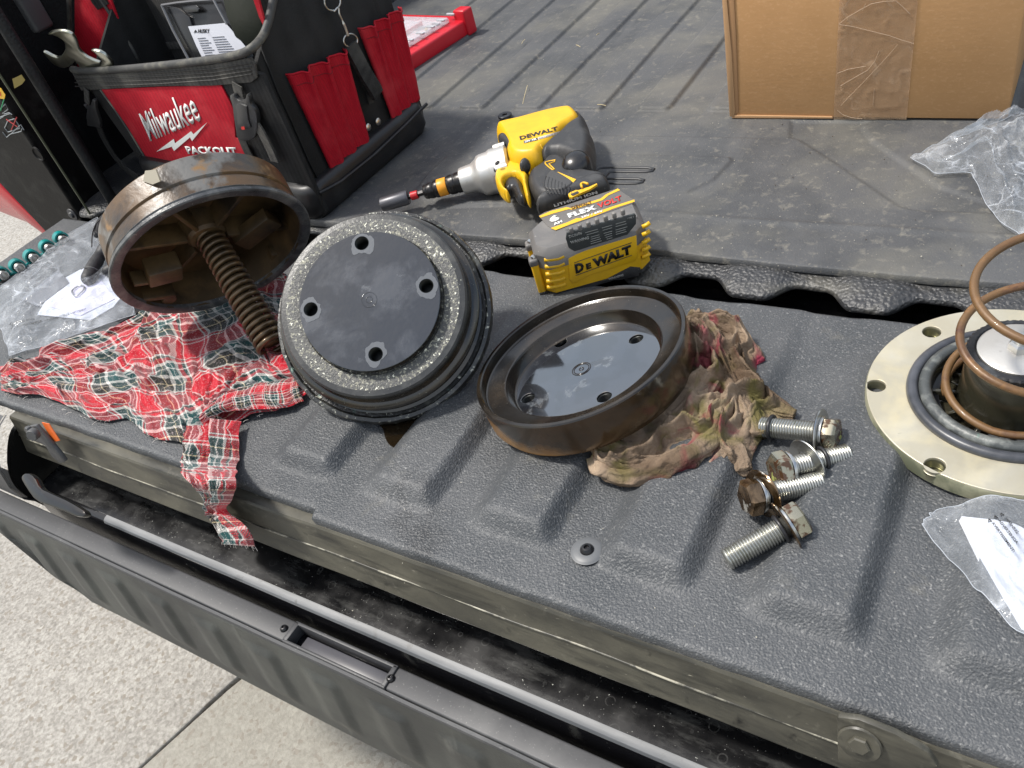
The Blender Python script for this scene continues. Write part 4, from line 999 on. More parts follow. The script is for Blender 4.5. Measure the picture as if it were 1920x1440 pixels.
# ================================================================== TOOL BAG
bg_ = empty('tool_bag', (-1.2, .95, MZ), 'large black and red canvas tool bag with open top beside the bed wall', 'tool bag')
C0 = Vector((-1.0, .816, MZ)); FN = Vector((-.13, -.99, .0)).normalized(); SN = Vector((1, -.03, .0)).normalized()
FP = (C0, FN); SP = (C0, SN)
fd = Vector((-FN.y, FN.x, 0)) * -1          # along the front to the left
if fd.x > 0: fd = -fd
sdv = Vector((-SN.y, SN.x, 0));  sdv = sdv if sdv.y > 0 else -sdv
WL, DP = .50, .29
A_ = C0; B_ = C0 + sdv * DP; D_ = C0 + fd * WL; E_ = D_ + sdv * DP
def rr(pts, n=3):
    return [Vector((x, y, 0)) for x, y in sm([(p.x, p.y) for p in pts], n)]
bp_ = [A_ + (Vector((.018, -.018, 0))), B_ + Vector((.018, .018, 0)), E_ + Vector((-.018, .018, 0)), D_ + Vector((-.018, -.018, 0))]
def dens(pts, k=6): return [pts[i].lerp(pts[(i + 1) % 4], t / k) for i in range(4) for t in range(k)]
base = rr(dens(bp_), 2)
bm = bmesh.new(); rings = []
cen = sum((p for p in base), Vector()) / len(base)
for z, s in ((MZ + .001, .93), (MZ + .004, .97), (MZ + .016, 1.0), (MZ + .050, 1.0), (MZ + .058, .985), (MZ + .062, .96)):
    rings.append([bm.verts.new((cen.x + (p.x - cen.x) * s, cen.y + (p.y - cen.y) * s, z)) for p in base])
n = len(base)
for a, b_ in zip(rings[:-1], rings[1:]):
    for i in range(n): bm.faces.new((a[i], a[(i + 1) % n], b_[(i + 1) % n], b_[i]))
bm.faces.new(rings[0][::-1]); bm.faces.new(rings[-1])
autosmooth(from_bm('bag_base', bm, bagbase, bg_), 40)
# side panel rising at the back
def z2(x, y): return (440 + x / 4, y / 4)
side_px = [(612, 400), (560, 290), (500, 160), (482, 118), (497, 62), (508, 30), (517, -20), (560, -60), (700, -60), (735, 0), (765, 110), (792, 200), (798, 240), (700, 330)]
trace('side_panel', side_px, SP, .010, blackfab, bg_, bw=.003)
trace('front_panel', [(612, 400), (560, 290), (490, 140), (420, 120), (300, 128), (150, 140), (190, 200), (290, 340), (400, 470), (560, 470)], FP, .008, blackfab, bg_, bw=.002)
trace('left_panel', [(0, 0), (1, 0), (1, 1), (0, 1)], FP, .001, blackfab, None) if False else None
lp = [D_ + Vector((0, 0, .05)), E_ + Vector((0, 0, .05)), E_ + Vector((0, 0, .34)), D_ + sdv * .12 + Vector((0, 0, .33)), D_ + Vector((0, 0, .235))]
from_bm('left_panel', prism_bm(lp, -Vector((fd.x, fd.y, 0)) * -1, .008), blackfab, bg_)
kp = [B_ + Vector((0, 0, .05)), E_ + Vector((0, 0, .05)), E_ + Vector((0, 0, .36)), B_ + Vector((0, 0, .36))]
from_bm('back_panel', prism_bm(kp, (0, 1, 0), .008), blackfab, bg_)
# inner parts: divider, red sleeve, floor shadow comes by itself
IP = (C0 + Vector((0, .16, 0)), FN); IP2 = (C0 + Vector((0, .10, 0)), FN); IP3 = (C0 + Vector((0, .06, 0)), FN)
trace('inner_divider', [(200, -60), (420, -60), (480, 60), (500, 140), (470, 300), (300, 320), (265, 120), (240, 70)], IP, .006, greyfab, bg_, bw=.002)
trace('divider_seam', [(250, 81), (340, 79), (345, 92), (258, 96)], IP, .003, webbing, bg_, off=.003, bw=.001)
trace('red_inner_sleeve', [(139, -60), (185, -60), (222, 40), (262, 118), (270, 140), (150, 150), (140, 100)], IP2, .004, redfab, bg_, off=.012, bw=.001)
tube('sleeve_binding', [PL(x, y, IP2[0] + FN * .014, FN) for x, y in ((165, -40), (190, 0), (222, 50), (250, 95), (266, 125))], .0035, binding, bg_)
tube('sleeve_binding', [PL(x, y, IP2[0] + FN * .014, FN) for x, y in ((128, -40), (130, 10), (131, 60), (138, 125))], .0045, binding, bg_)
trace('sleeve_hook_tape', [(165, -10), (192, -8), (202, 8), (183, 19), (172, 5)], IP2, .003, webblack, bg_, off=.016)
trace('red_inner_strap', [(462, -40), (474, -40), (497, 46), (495, 52), (485, 30)], IP3, .003, redfab, bg_, off=.008)
trace('inner_sleeve', [(408, -40), (466, -40), (490, 40), (494, 95), (470, 92), (440, 70), (424, 30)], IP3, .006, M('dark_green_grey_sleeve', (.022, .026, .018), .5, bumps=[('n', 40, .002, .4)]), bg_, off=.002, bw=.003)
# webbing band + rolled binding on the front
trace('webbing_band', [(135, 137), (220, 133), (300, 129), (400, 121), (470, 108), (478, 120), (482, 146), (470, 155), (400, 161), (300, 162), (220, 166), (152, 170), (142, 150)], FP, .003, webbing, bg_, off=.004, bw=.001)
for dy in (8, 15, 22, 29): tube('band_ridge', [PL(x, y + dy, FP[0] + FN * .0045, FN) for x, y in ((141, 133), (220, 131), (300, 128), (400, 121), (472, 110))], .0012, webbing, bg_, 6)
bt = [PL(x, y, FP[0] + FN * .004, FN) for x, y in ((136, 130), (160, 133), (220, 130), (300, 123), (380, 114), (440, 104), (470, 92))] + [PL(x, y, SP[0] + SN * .002, SN) for x, y in ((491, 70), (502, 45), (508, 20), (514, -10), (520, -50))]
tube('rolled_binding', spline(bt, 5), .0062, binding, bg_, 12)
# red logo panel
lf = trace('logo_panel', [(190, 168), (300, 163), (414, 160), (438, 205), (441, 258), (458, 266), (470, 300), (500, 345), (330, 375), (280, 305), (240, 240)], FP, .003, redfab, bg_, off=.003, bw=.001)
tube('panel_piping', [PL(x, y, FP[0] + FN * .003, FN) for x, y in ((188, 168), (215, 205), (245, 250), (282, 312), (320, 375))], .002, binding, bg_, 8)
lp_ = (FP[0] + FN * .0032, FN)
Z0 = (0, 0, 4)
text_quad('lettering', 'Milwaukee', lp_, (1130, 1062), (1512, 905), (1040, 855), whiteprint, lf, .0006, .012, Z0)
trace('lightning_mark', [(1172, 1138), (1302, 1042), (1312, 1075), (1432, 985), (1450, 1008), (1553, 918), (1440, 1058), (1425, 1030), (1305, 1132), (1288, 1100)], lp_, .0005, whiteprint, lf, off=.0010, zoom=Z0)
text_quad('lettering', 'PACKOUT', lp_, (1412, 1155), (1790, 1168), (1385, 1096), whiteprint, lf, .0006, .045, Z0)
# buckles and straps on the front
def strap(name, px, plane, w, off, mat, parent, th=.0022):
    P0, N = Vector(plane[0]), Vector(plane[1]).normalized()
    offs = off if isinstance(off, (list, tuple)) else [off] * len(px)
    pts = spline([PL(x, y, P0 + N * o, N) for (x, y), o in zip(px, offs)], 6)
    bm = bmesh.new(); prev = None
    for i, p in enumerate(pts):
        t = (pts[min(i + 1, len(pts) - 1)] - pts[max(i - 1, 0)]).normalized(); s = t.cross(N).normalized(); nn = s.cross(t).normalized()
        if nn.dot(N) < 0: nn = -nn
        ring = [bm.verts.new(p + s * a * w / 2 + nn * b * th / 2) for a, b in ((-1, -1), (1, -1), (1, 1), (-1, 1))]
        if prev:
            for k in range(4): bm.faces.new((prev[k], prev[(k + 1) % 4], ring[(k + 1) % 4], ring[k]))
        else: bm.faces.new(ring[::-1])
        prev = ring
    bm.faces.new(prev)
    return autosmooth(from_bm(name, bm, mat, parent), 50)
strap('webbing_strap', [(444, 158), (447, 172), (452, 190)], FP, .020, .008, webbing, bg_)
strap('webbing_strap', [(452, 255), (462, 280), (475, 305), (490, 330)], FP, .020, .006, webblack, bg_)
strap('webbing_strap', [(474, 225), (488, 245), (505, 278), (516, 303)], FP, .019, [.012, .014, .012, .012], webbing, bg_, .003)
bk = trace('buckle', [(429, 180), (437, 176), (442, 186), (452, 190), (460, 186), (462, 175), (467, 182), (468, 195), (478, 206), (482, 222), (481, 250), (474, 262), (452, 266), (444, 258), (441, 238), (437, 214), (436, 200)], FP, .008, buckle, bg_, off=.017, bw=.0015, it=1)
trace('buckle_tongue', [(443, 196), (450, 194), (462, 200), (465, 225), (470, 240), (447, 244), (443, 225)], FP, .004, buckle, bk, off=.0195, bw=.001)
trace('buckle_tab', [(452, 238), (458, 238), (459, 243), (453, 243)], FP, .001, redprint, bk, off=.0200)
strap('webbing_strap', [(162, 168), (163, 180), (164, 195)], FP, .013, .008, webbing, bg_)
bk = trace('buckle', [(155, 196), (160, 200), (168, 200), (173, 186), (178, 190), (179, 205), (187, 230), (187, 240), (163, 236), (161, 218), (163, 205)], FP, .007, buckle, bg_, off=.014, bw=.0015)
strap('webbing_strap', [(184, 235), (196, 262), (216, 295), (240, 320), (262, 335)], FP, .020, .006, webblack, bg_)
# pleated red pockets on the side
def pockets(tl, tr, br, bl, n, A):
    TL, TR, BR_, BL2 = [PL(x, y, SP[0] + SN * .002, SN) for x, y in (tl, tr, br, bl)]
    nu, nv = 26 * n, 40
    Xg, Yg, Zg = coons([BL2, BR_], [TL, TR], [BL2, TL], [BR_, TR], nu, nv)
    u = np.linspace(0, 1, nu)[None]; v = np.linspace(0, 1, nv)[:, None]
    ph = (u * n) % 1.0
    lobe = np.abs(np.sin(np.pi * ph)) ** .42 * (1 - .25 * np.sin(2 * np.pi * ph))
    hgt = A * (.28 + .72 * v) * lobe + .003 * fbm(u * 7, v * 4, 3, 3) + .002
    slide = .006 * np.sin(2 * np.pi * ph) * v
    Xg = Xg + SN.x * hgt + sdv.x * slide; Yg = Yg + SN.y * hgt + sdv.y * slide; Zg = Zg - .004 * lobe * v
    o = grid_mesh('red_pocket', Xg, Yg, Zg, redfab, bg_)
    sl = o.modifiers.new('thickness', 'SOLIDIFY'); sl.thickness = .002; sl.offset = -1
    pts = [Vector((Xg[-1, i], Yg[-1, i], Zg[-1, i])) for i in range(0, nu, 2)]
    tube('pocket_hem', pts, .0017, redfab, o, 6)
    r6 = nv - 5
    tube('hem_stitch', [Vector((Xg[r6, i], Yg[r6, i], Zg[r6, i])) + SN * .0004 for i in range(0, nu, 2)], .0007, M('dark_red_thread', (.2, .004, .01), .8), o, 5)
pockets((533, 140), (640, 90), (690, 265), (620, 325), 3, .019)
pockets((668, 54), (744, 12), (784, 183), (735, 232), 3, .016)
trace('side_binding', [(483, 110), (492, 106), (560, 250), (622, 330), (618, 345), (560, 290), (500, 160)], SP, .002, binding, bg_, off=.001) if False else None
tube('side_seam', [PL(x, y, SP[0] + SN * .002, SN) for x, y in ((490, 90), (520, 170), (550, 235), (578, 300), (600, 345))], .0014, blackfab, bg_, 6)
trace('base_trim', [(618, 330), (690, 272), (735, 236), (785, 188), (792, 200), (797, 230), (740, 285), (690, 330), (630, 372), (612, 380), (600, 350)], SP, .003, bagbase, bg_, off=.006, bw=.002)
tube('base_piping', [PL(x, y, SP[0] + SN * .022, SN) for x, y in ((600, 362), (640, 340), (700, 292), (760, 235), (800, 195))], .003, bagbase, bg_, 8)
for px, py in ((690.5, 238.5), (709, 228)):
    lathe('rivet', [(0, .0028), (.004, .0024), (.0062, .0008), (.0064, 0)], nframe(PL(px, py, SP[0] + SN * .009, SN), SN), M('nickel_rivet', (.6, .56, .5), .28, metal=1), bg_, 24)
# key ring, snap hook and loop
rm = steel
def ringp(px, py, rpx, r, plane, off, name, parent, n=28, squash=1):
    P0, N = Vector(plane[0]), Vector(plane[1]).normalized(); pts = []
    for k in range(n):
        a = 2 * math.pi * k / n; pts.append(PL(px + rpx * math.cos(a), py + rpx * squash * math.sin(a), P0 + N * off, N))
    return tube(name, pts, r, rm, parent, 8, True)
ringp(623, 2, 15, .0016, SP, .012, 'split_ring', bg_, squash=1.2)
ringp(657, 76, 13, .0016, SP, .013, 'loop_ring', bg_, squash=.95)
hk = tube('snap_hook', spline([PL(x, y, SP[0] + SN * .014, SN) for x, y in ((626, 22), (634, 14), (636, 26), (642, 40), (648, 56), (652, 68))], 5), [.0016] * 6 + [.0018] * 10 + [.0030] * 10, rm, bg_, 10)
strap('key_strap', [(656, 84), (670, 110), (686, 140), (702, 165), (708, 178)], SP, .026, [.012, .015, .018, .020, .018], webblack, bg_, .007)
strap('key_strap', [(680, 150), (690, 172), (696, 194)], SP, .012, .006, webblack, bg_, .002)

# ---- things in the bag
def z0(x, y): return (x / 4, y / 4)
steelw = M('chrome_wrench_steel', (.5, .5, .43), .28, metal=1, var=[((.35, .36, .24), 30, .5, .7, 5), ((.2, .2, .17), 60, .62, .75)])
def wplane(px, py, z): c = P(px, py, z); n = Vector((.05, -.93, -.30)).normalized(); return (c, n)
wp = wplane(140, 100, .272)
w1 = trace('open_end_wrench', [(350, 262), (372, 246), (400, 236), (435, 231), (470, 232), (505, 242), (535, 258), (560, 290), (575, 325), (585, 365), (605, 395), (640, 425), (690, 450), (745, 470), (790, 560), (760, 720), (690, 720), (640, 600), (600, 510), (560, 462), (535, 490), (510, 506), (480, 515), (450, 510), (415, 495), (380, 470), (345, 430), (315, 385), (345, 398), (385, 420), (425, 434), (455, 424), (475, 400), (488, 370), (486, 330), (465, 302), (435, 282), (400, 268)], wp, .007, steelw, None, zoom=Z0, bw=.0026, seg=3)
tag(w1, 'larger chrome open-end wrench sticking out of the bag with its jaw facing left', 'wrench', 'wrenches in the tool bag')
wp = wplane(190, 110, .262)
w2 = trace('open_end_wrench', [(680, 378), (705, 379), (745, 388), (780, 410), (810, 438), (835, 470), (848, 505), (850, 560), (820, 700), (770, 700), (735, 560), (735, 520), (752, 500), (762, 478), (755, 448), (735, 425), (712, 402)], wp, .006, steelw, None, zoom=Z0, bw=.0012)
tag(w2, 'smaller chrome wrench with only one jaw showing beside the larger wrench', 'wrench', 'wrenches in the tool bag')
TPl = (C0 + Vector((0, .045, 0)), Vector((.05, -.9, .35)).normalized())
tr_ = empty('plastic_tray', PL(400, 60, *TPl), 'open black plastic tray with a torn white label, stuck upright in the tool bag', 'tray')
trace('tray_back', [(306, 10), (400, -10), (430, -10), (475, 105), (470, 190), (380, 190), (357, 115)], TPl, .003, M('tray_black', (.012, .012, .013), .25), tr_, bw=.001)
bmr = strokes('tray_rim', [[(1212, 38), (1300, 230), (1425, 465)], [(1212, 38), (1330, 20), (1440, 8), (1600, -4), (1700, 180)]], TPl, .0022, M('tray_rim_grey', (.16, .16, .165), .3), tr_, .010)
trace('tray_side_wall', [(1212, 38), (1330, 60), (1420, 130), (1440, 200), (1540, 460), (1425, 465)], TPl, .012, M('tray_wall', (.02, .02, .021), .22), tr_, off=.004, zoom=Z0, bw=.001)
trace('finger_tab', [(1365, 45), (1460, 38), (1492, 66), (1482, 88), (1400, 96), (1378, 80)], TPl, .004, M('tab_black', (.05, .05, .052), .3), tr_, off=.008, zoom=Z0, bw=.001)
lb = trace('paper_label', [(1410, 198), (1690, 172), (1760, 250), (1870, 385), (1830, 430), (1530, 460), (1470, 340)], TPl, .0004, paper, tr_, off=.0045, zoom=Z0)
LP_ = (TPl[0] + TPl[1] * .0046, TPl[1]); tinyp = M('label_grey_print', (.12, .12, .13), .6)
text_quad('lettering', 'HUSKY', LP_, (1488, 248), (1572, 246), (1485, 218), blackgloss, lb, .0004, .02, Z0)
trace('brand_mark', [(1452, 248), (1465, 222), (1482, 246), (1468, 240)], LP_, .0003, blackgloss, lb, off=.0007, zoom=Z0)
for k in range(9):
    y = 288 + 18 * k; x0_ = 1480 + k * 8
    strokes('fine_print', [[(x0_, y), (x0_ + 60 + 12 * (k % 3), y - 5)], [(x0_ + 110, y - 8), (x0_ + 200 + 6 * k % 40, y - 15)]], LP_, .00045, tinyp, lb, .0006)

# ================================================================== IMPACT WRENCH (lying on its side) WITH BATTERY
iw = empty('impact_wrench', (-.62, .92, MZ), 'yellow and black cordless impact wrench lying on its side with a big battery', 'impact wrench')
def y5(pts): return [(680 + x / 4, 200 + y / 4) for x, y in pts]
SURF = {}
def pillow(name, px, zmid, half, mat, parent, rad=None, it=1, cell=.0011):
    """side outline of a part of the tool lying zmid above the mat, rounded over towards both sides"""
    pts = px if not it else sm(px, it)
    c = [(P(x, y, zmid).x, P(x, y, zmid).y) for x, y in pts]; rad = rad or half * .8
    cx = [p[0] for p in c]; cy = [p[1] for p in c]
    gx = np.arange(min(cx) - .004, max(cx) + .004, cell); gy = np.arange(min(cy) - .004, max(cy) + .004, cell)
    X, Y = np.meshgrid(gx, gy); d = sdpoly(X, Y, c); gyy, gxx = np.gradient(d, cell); m = np.hypot(gxx, gyy) + 1e-9
    near = (d > -cell * .45) & (d < cell * 1.1)
    X2 = np.where(near, X - d * gxx / m, X); Y2 = np.where(near, Y - d * gyy / m, Y); d2 = np.where(near, 0, d)
    mask = d < cell * 1.1
    t = np.clip(-d2 / rad, 0, 1); h = half * np.sqrt(1 - (1 - t) ** 2) + .0003
    h = np.where(near, 0, h)
    ny, nx = X.shape; idx = np.arange(ny * nx).reshape(ny, nx)
    mk = mask[:-1, :-1] & mask[:-1, 1:] & mask[1:, 1:] & mask[1:, :-1]
    q = np.stack([idx[:-1, :-1], idx[:-1, 1:], idx[1:, 1:], idx[1:, :-1]], -1)[mk]
    keep = np.unique(q); mp = -np.ones(ny * nx, int); mp[keep] = np.arange(len(keep)); q = mp[q]
    top = np.stack([X2.ravel()[keep], Y2.ravel()[keep], (zmid + h).ravel()[keep]], -1); bot = top.copy(); bot[:, 2] = 2 * zmid - top[:, 2]
    n = len(keep); me = bpy.data.meshes.new(name)
    me.from_pydata(np.vstack([top, bot]).tolist(), [], q.tolist() + (q[:, ::-1] + n).tolist()); me.update()
    bm = bmesh.new(); bm.from_mesh(me); bmesh.ops.remove_doubles(bm, verts=bm.verts, dist=.00005); bm.to_mesh(me); bm.free()
    o = link(name, me, mat, parent, smooth=True)
    SURF[name] = (c, zmid, half, rad)
    return o
def surf_z(key, x, y):
    c, zm, half, rad = SURF[key]; d = sdpoly(x, y, c); t = np.clip(-d / rad, 0, 1)
    return zm + half * np.sqrt(1 - (1 - t) ** 2)
def on_surf_n(key, px, py, off):
    px = np.asarray(px, float); py = np.asarray(py, float)
    D = np.stack([px - 960, -(py - 720), np.full(px.shape, -FPX)], -1) @ ROT.T
    z = np.full(px.shape, SURF[key][1] + SURF[key][2] * .9)
    for _ in range(10):
        t = (z - CAMH) / D[:, 2]; z = .5 * z + .5 * (surf_z(key, D[:, 0] * t, D[:, 1] * t) + off)
    t = (z - CAMH) / D[:, 2]; return D * t[:, None] + CO
def on_surf(key, px, py, off=.0006): return Vector(on_surf_n(key, [px], [py], off)[0])
def unproj(p):
    c = ROT.T @ (np.array(p) - CO); return 960 + FPX * c[0] / -c[2], 720 - FPX * c[1] / -c[2]
def conform(o, key, off=.0006):
    """wrap a thin print onto the rounded part below it (one sheet, lifted by off)"""
    bm = bmesh.new(); bm.from_mesh(o.data)
    bmesh.ops.recalc_face_normals(bm, faces=bm.faces)
    zm = sum(v.co.z for v in bm.verts) / len(bm.verts)
    hi = max(v.co.z for v in bm.verts); lo = min(v.co.z for v in bm.verts)
    if hi - lo > 1e-6: bmesh.ops.delete(bm, geom=[f for f in bm.faces if not all(v.co.z > hi - (hi - lo) * .3 for v in f.verts)], context='FACES')
    bmesh.ops.triangulate(bm, faces=bm.faces)
    for _ in range(3):
        bmesh.ops.subdivide_edges(bm, edges=[e for e in bm.edges if e.calc_length() > .003], cuts=1); bmesh.ops.triangulate(bm, faces=bm.faces)
    vs = list(bm.verts); uv_ = [unproj(v.co) for v in vs]
    q = on_surf_n(key, [a for a, _ in uv_], [b for _, b in uv_], off)
    for v, p in zip(vs, q): v.co = p
    for f in bm.faces:
        f.normal_update()
        if f.normal.z < 0: f.normal_flip()
    bm.to_mesh(o.data); bm.free(); return o
nose = P(716, 384, .030); q2_ = P(905, 335, .046); rear = P(1100, 272, .052)
axd = (rear - nose).normalized(); am = frame(nose, axd, None, (0, 0, 1))
def ax_of(px, py):
    z = .03
    for _ in range(6):
        p = P(px, py, z); t = (p - nose).dot(axd); z = (nose + axd * t).z
    return t
T = {k: ax_of(*v) for k, v in dict(sock=(765, 375), red0=(769, 374), red1=(783, 370), hold0=(793, 372), hold1=(822, 362), or1=(837, 357), ad0=(838, 357), ad1=(872, 346), g0=(866, 346), g1=(886, 340), g2=(900, 335), g3=(925, 328), g4=(955, 318), b1=(1090, 276), end=(1113, 268)).items()}
print(T)
LX = am @ Matrix(((0, 0, 1, 0), (0, 1, 0, 0), (-1, 0, 0, 0), (0, 0, 0, 1)))   # local z -> axis
lathe('socket', [(0, .002), (.0062, .001), (.0085, .0), (.0105, 0), (.0110, .001), (.0116, T['sock'] - .004), (.0100, T['sock']), (0, T['sock'])], LX, socketgrey, iw, 40)
lathe('socket_mouth', [(.0086, .0002), (.0078, .012), (0, .012)], LX, hole_mat, iw, 6)
lathe('bit_shank', [(.0045, T['sock'] - .001), (.0045, T['hold0'] + .002)], LX, impact, iw, 6)
lathe('red_band', [(.0055, T['red0'] + .0005), (.0066, T['red0'] + .001), (.0066, T['red1'] - .001), (.0055, T['red1'])], LX, redband, iw, 28)
h0, h1 = T['hold0'], T['hold1']
lathe('bit_holder', [(0, h0), (.0075, h0), (.0105, h0 + .002), (.0118, h0 + .006), (.0112, h0 + .007), (.0118, h0 + .009), (.0125, h0 + .012), (.0125, h0 + .0165), (.0118, h0 + .0175), (.0135, h0 + .020), (.0135, h1), (0, h1)], LX, impact, iw, 40)
lathe('orange_band', [(.0130, h1 - .001), (.0136, h1), (.0136, T['or1']), (.013, T['or1'] + .001)], LX, orange, iw, 40)
a0_, a1_ = T['ad0'], T['ad1']
lathe('socket_adapter', [(0, a0_), (.0125, a0_ + .0005), (.0150, a0_ + .004), (.0155, a0_ + .012), (.0148, a0_ + .013), (.0148, a0_ + .0145), (.0158, a0_ + .016), (.0158, a1_ - .002), (.013, a1_), (0, a1_)], LX, impact, iw, 40)
lathe('adapter_hole', [(.0022, .0004), (.0018, 0), (0, -.0005)], nframe(LX @ Vector((0, 0, 0)) + axd * (a0_ + .0085) + Vector((0, 0, .0152)), (0, 0, 1)), hole_mat, iw, 16)
g = T
lathe('anvil', [(.010, a1_ - .004), (.010, g['g1'])], LX, steel, iw, 24)
lathe('gear_case', [(.0, g['g0'] + .001), (.0165, g['g0'] + .001), (.0195, g['g0']), (.0205, g['g0'] + .003), (.0215, g['g1'] + .001), (.0225, g['g1'] + .004), (.0265, g['g2'] - .001), (.0300, g['g2'] + .002), (.0315, g['g2'] + .007), (.0320, g['g3'] - .003), (.0335, g['g3']), (.0345, g['g3'] + .003), (.0345, g['g4'] + .001), (.030, g['g4'] + .004), (0, g['g4'] + .004)], LX, alloy, iw, 72)
for ang_ in (62, 150, -60, 240):
    mm = LX @ Matrix.Rotation(R(ang_), 4, 'Z') @ Matrix.Translation((.0335, 0, g['g4'] - .008))
    lathe('case_lug', [(.0, -.008), (.0048, -.008), (.0055, -.006), (.0055, .010), (0, .010)], mm, alloy, iw, 16)
    lathe('case_screw', [(0, -.0105), (.003, -.0105), (.0034, -.0098), (.0034, -.007)], mm, toolblack, iw, 12)
lathe('case_front_screw', [(.0, .002), (.0035, .002), (.004, 0)], nframe(P(933, 306, .073), (-.3, -.3, .9)), toolblack, iw, 16)
# yellow motor housing (rounded over from the side outline)
hz_ = .049
yl = y5([(1005, 245), (1095, 215), (1170, 205), (1300, 165), (1440, 130), (1560, 108), (1620, 112), (1672, 190), (1640, 225), (1545, 262), (1500, 320), (1470, 365), (1385, 420), (1360, 470), (1370, 500), (1300, 510), (1255, 540), (1245, 600), (1262, 680), (1262, 712), (1245, 722), (1228, 705), (1210, 640), (1200, 585), (1165, 552), (1120, 556), (1080, 575), (1065, 610), (1078, 650), (1110, 672), (1100, 682), (1050, 670), (1010, 620), (998, 560), (1020, 500), (1060, 470), (1110, 455), (1100, 380), (1060, 310)])
body_l = [(1005, 245), (1095, 215), (1200, 195), (1320, 160), (1440, 130), (1560, 108), (1620, 112), (1668, 190), (1610, 232), (1545, 262), (1500, 320), (1470, 365), (1385, 420), (1360, 480), (1200, 500), (1100, 470), (1090, 380), (1040, 300)]
pillow('motor_housing', y5(body_l), hz_, .0315, yellow, iw, .013, 2)
pillow('trigger_guard', yl[16:], .049, .0135, yellow, iw, .005, 1)
pillow('rear_cap', y5([(1565, 112), (1600, 104), (1650, 120), (1700, 180), (1715, 260), (1745, 300), (1750, 380), (1735, 460), (1700, 510), (1650, 530), (1590, 510), (1520, 470), (1450, 450), (1370, 480), (1330, 440), (1390, 370), (1470, 310), (1530, 240), (1620, 190), (1600, 130)]), .047, .0300, toolblack, iw, .016, 1)
lathe('motor_boss', [(0, .012), (.012, .0105), (.018, .006), (.0205, 0), (.021, -.02)], nframe(P(1080, 306, .066), (.15, -.35, .9)), M('gloss_black', (.015, .015, .016), .25), iw, 48)
pillow('body_overmould', y5([(1010, 250), (1040, 235), (1085, 225), (1125, 270), (1145, 300), (1130, 322), (1090, 330), (1060, 300)]), .068, .011, toolblack, iw)
pillow('direction_switch', y5([(1178, 455), (1190, 435), (1235, 418), (1258, 425), (1258, 442), (1240, 458), (1195, 474), (1180, 470)]), .066, .012, toolblack, iw)
# handle
pillow('handle', y5([(1245, 560), (1340, 500), (1370, 470), (1345, 420), (1440, 395), (1500, 400), (1560, 470), (1680, 540), (1830, 560), (1850, 585), (1700, 650), (1600, 690), (1450, 740), (1380, 745), (1300, 720), (1255, 660)]), .045, .0205, toolblack, iw, .013, 2)
pillow('grip_pad', y5([(1400, 520), (1440, 500), (1560, 570), (1600, 600), (1560, 640), (1470, 670), (1370, 660), (1345, 620)]), .058, .0088, M('grip_rubber', (.05, .05, .05), .6), iw, .004, 2)
for k in range(9):
    a = (1385 - k * 0 + k * 26, 505 + k * 12); b_ = (1350 + k * 30, 665 - k * 2)
    tube('grip_ridge', spline([P(*y5([p])[0], .0670) for p in ((1375 + 24 * k, 520 + 10 * k), (1362 + 26 * k, 590 + 4 * k), (1388 + 22 * k, 650 + 2 * k))], 4), .0007, toolblack, iw, 5)
tr = pillow('trigger', y5([(1070, 600), (1085, 575), (1130, 555), (1175, 560), (1205, 600), (1215, 650), (1235, 705), (1200, 725), (1150, 700), (1130, 640), (1090, 655), (1072, 640)]), .046, .0105, M('trigger_black', (.02, .02, .021), .35), iw)
hp_ = ((0, 0, .0668), (0, 0, 1))
tube('handle_trim', [on_surf('handle', *y5([p])[0], .0006) for p in ((1368, 418), (1400, 408), (1445, 400), (1438, 415), (1398, 430), (1418, 450), (1440, 470), (1425, 475), (1395, 452), (1372, 430))], .0011, yellowprint, iw, 6, True)
conform(trace('handle_badge', [(1435, 498), (1465, 488), (1600, 545), (1580, 568), (1450, 515)], hp_, .0012, yellowprint, iw, zoom=(680, 200, 4)), 'handle', .0012)
trace('latch_trim', [(1540, 655), (1560, 640), (1600, 625), (1620, 625), (1700, 600), (1755, 575), (1760, 580), (1700, 620), (1640, 645), (1570, 680), (1548, 678)], ((0, 0, .0675), (0, 0, 1)), .003, yellowprint, iw, zoom=(680, 200, 4))
trace('latch_window', [(1560, 655), (1610, 632), (1625, 645), (1575, 668)], ((0, 0, .0682), (0, 0, 1)), .002, toolblack, iw, zoom=(680, 200, 4))
tube('latch_hook', spline([P(*y5([p])[0], .070) for p in ((1645, 605), (1638, 580), (1660, 570), (1690, 580))], 4), .0016, yellowprint, iw, 8)
# lettering wrapped onto the rounded housing
HP_ = (P(1010, 262, .0765), Vector((0, 0, 1))); KH = (680, 200, 4)
conform(trace('housing_label', [(1206, 256), (1310, 232), (1316, 250), (1212, 275)], HP_, .0006, lblack, iw, zoom=KH), 'motor_housing', .0007)
conform(trace('housing_label', [(1312, 230), (1488, 182), (1486, 198), (1318, 248)], HP_, .0006, M('label_silver', (.55, .5, .45), .4), iw, zoom=KH), 'motor_housing', .0007)
conform(text_quad('lettering', 'DEWALT', HP_, (1182, 250), (1468, 174), (1174, 222), blackgloss, iw, .0, .04, KH, 0), 'motor_housing', .0009)
conform(text_quad('lettering', '20V XR', HP_, (1216, 270), (1306, 248), (1213, 256), whiteprint, iw, .0, .03, KH, 0), 'motor_housing', .0013)
conform(text_quad('lettering', 'BRUSHLESS', HP_, (1322, 243), (1482, 196), (1320, 233), greyprint, iw, .0, .02, KH, 0), 'motor_housing', .0013)
def sline(name, pts, r, mat, parent, key, off=.0004):
    return tube(name, spline([on_surf(key, *y5([p])[0], off) for p in pts], 4), r, mat, parent, 6)
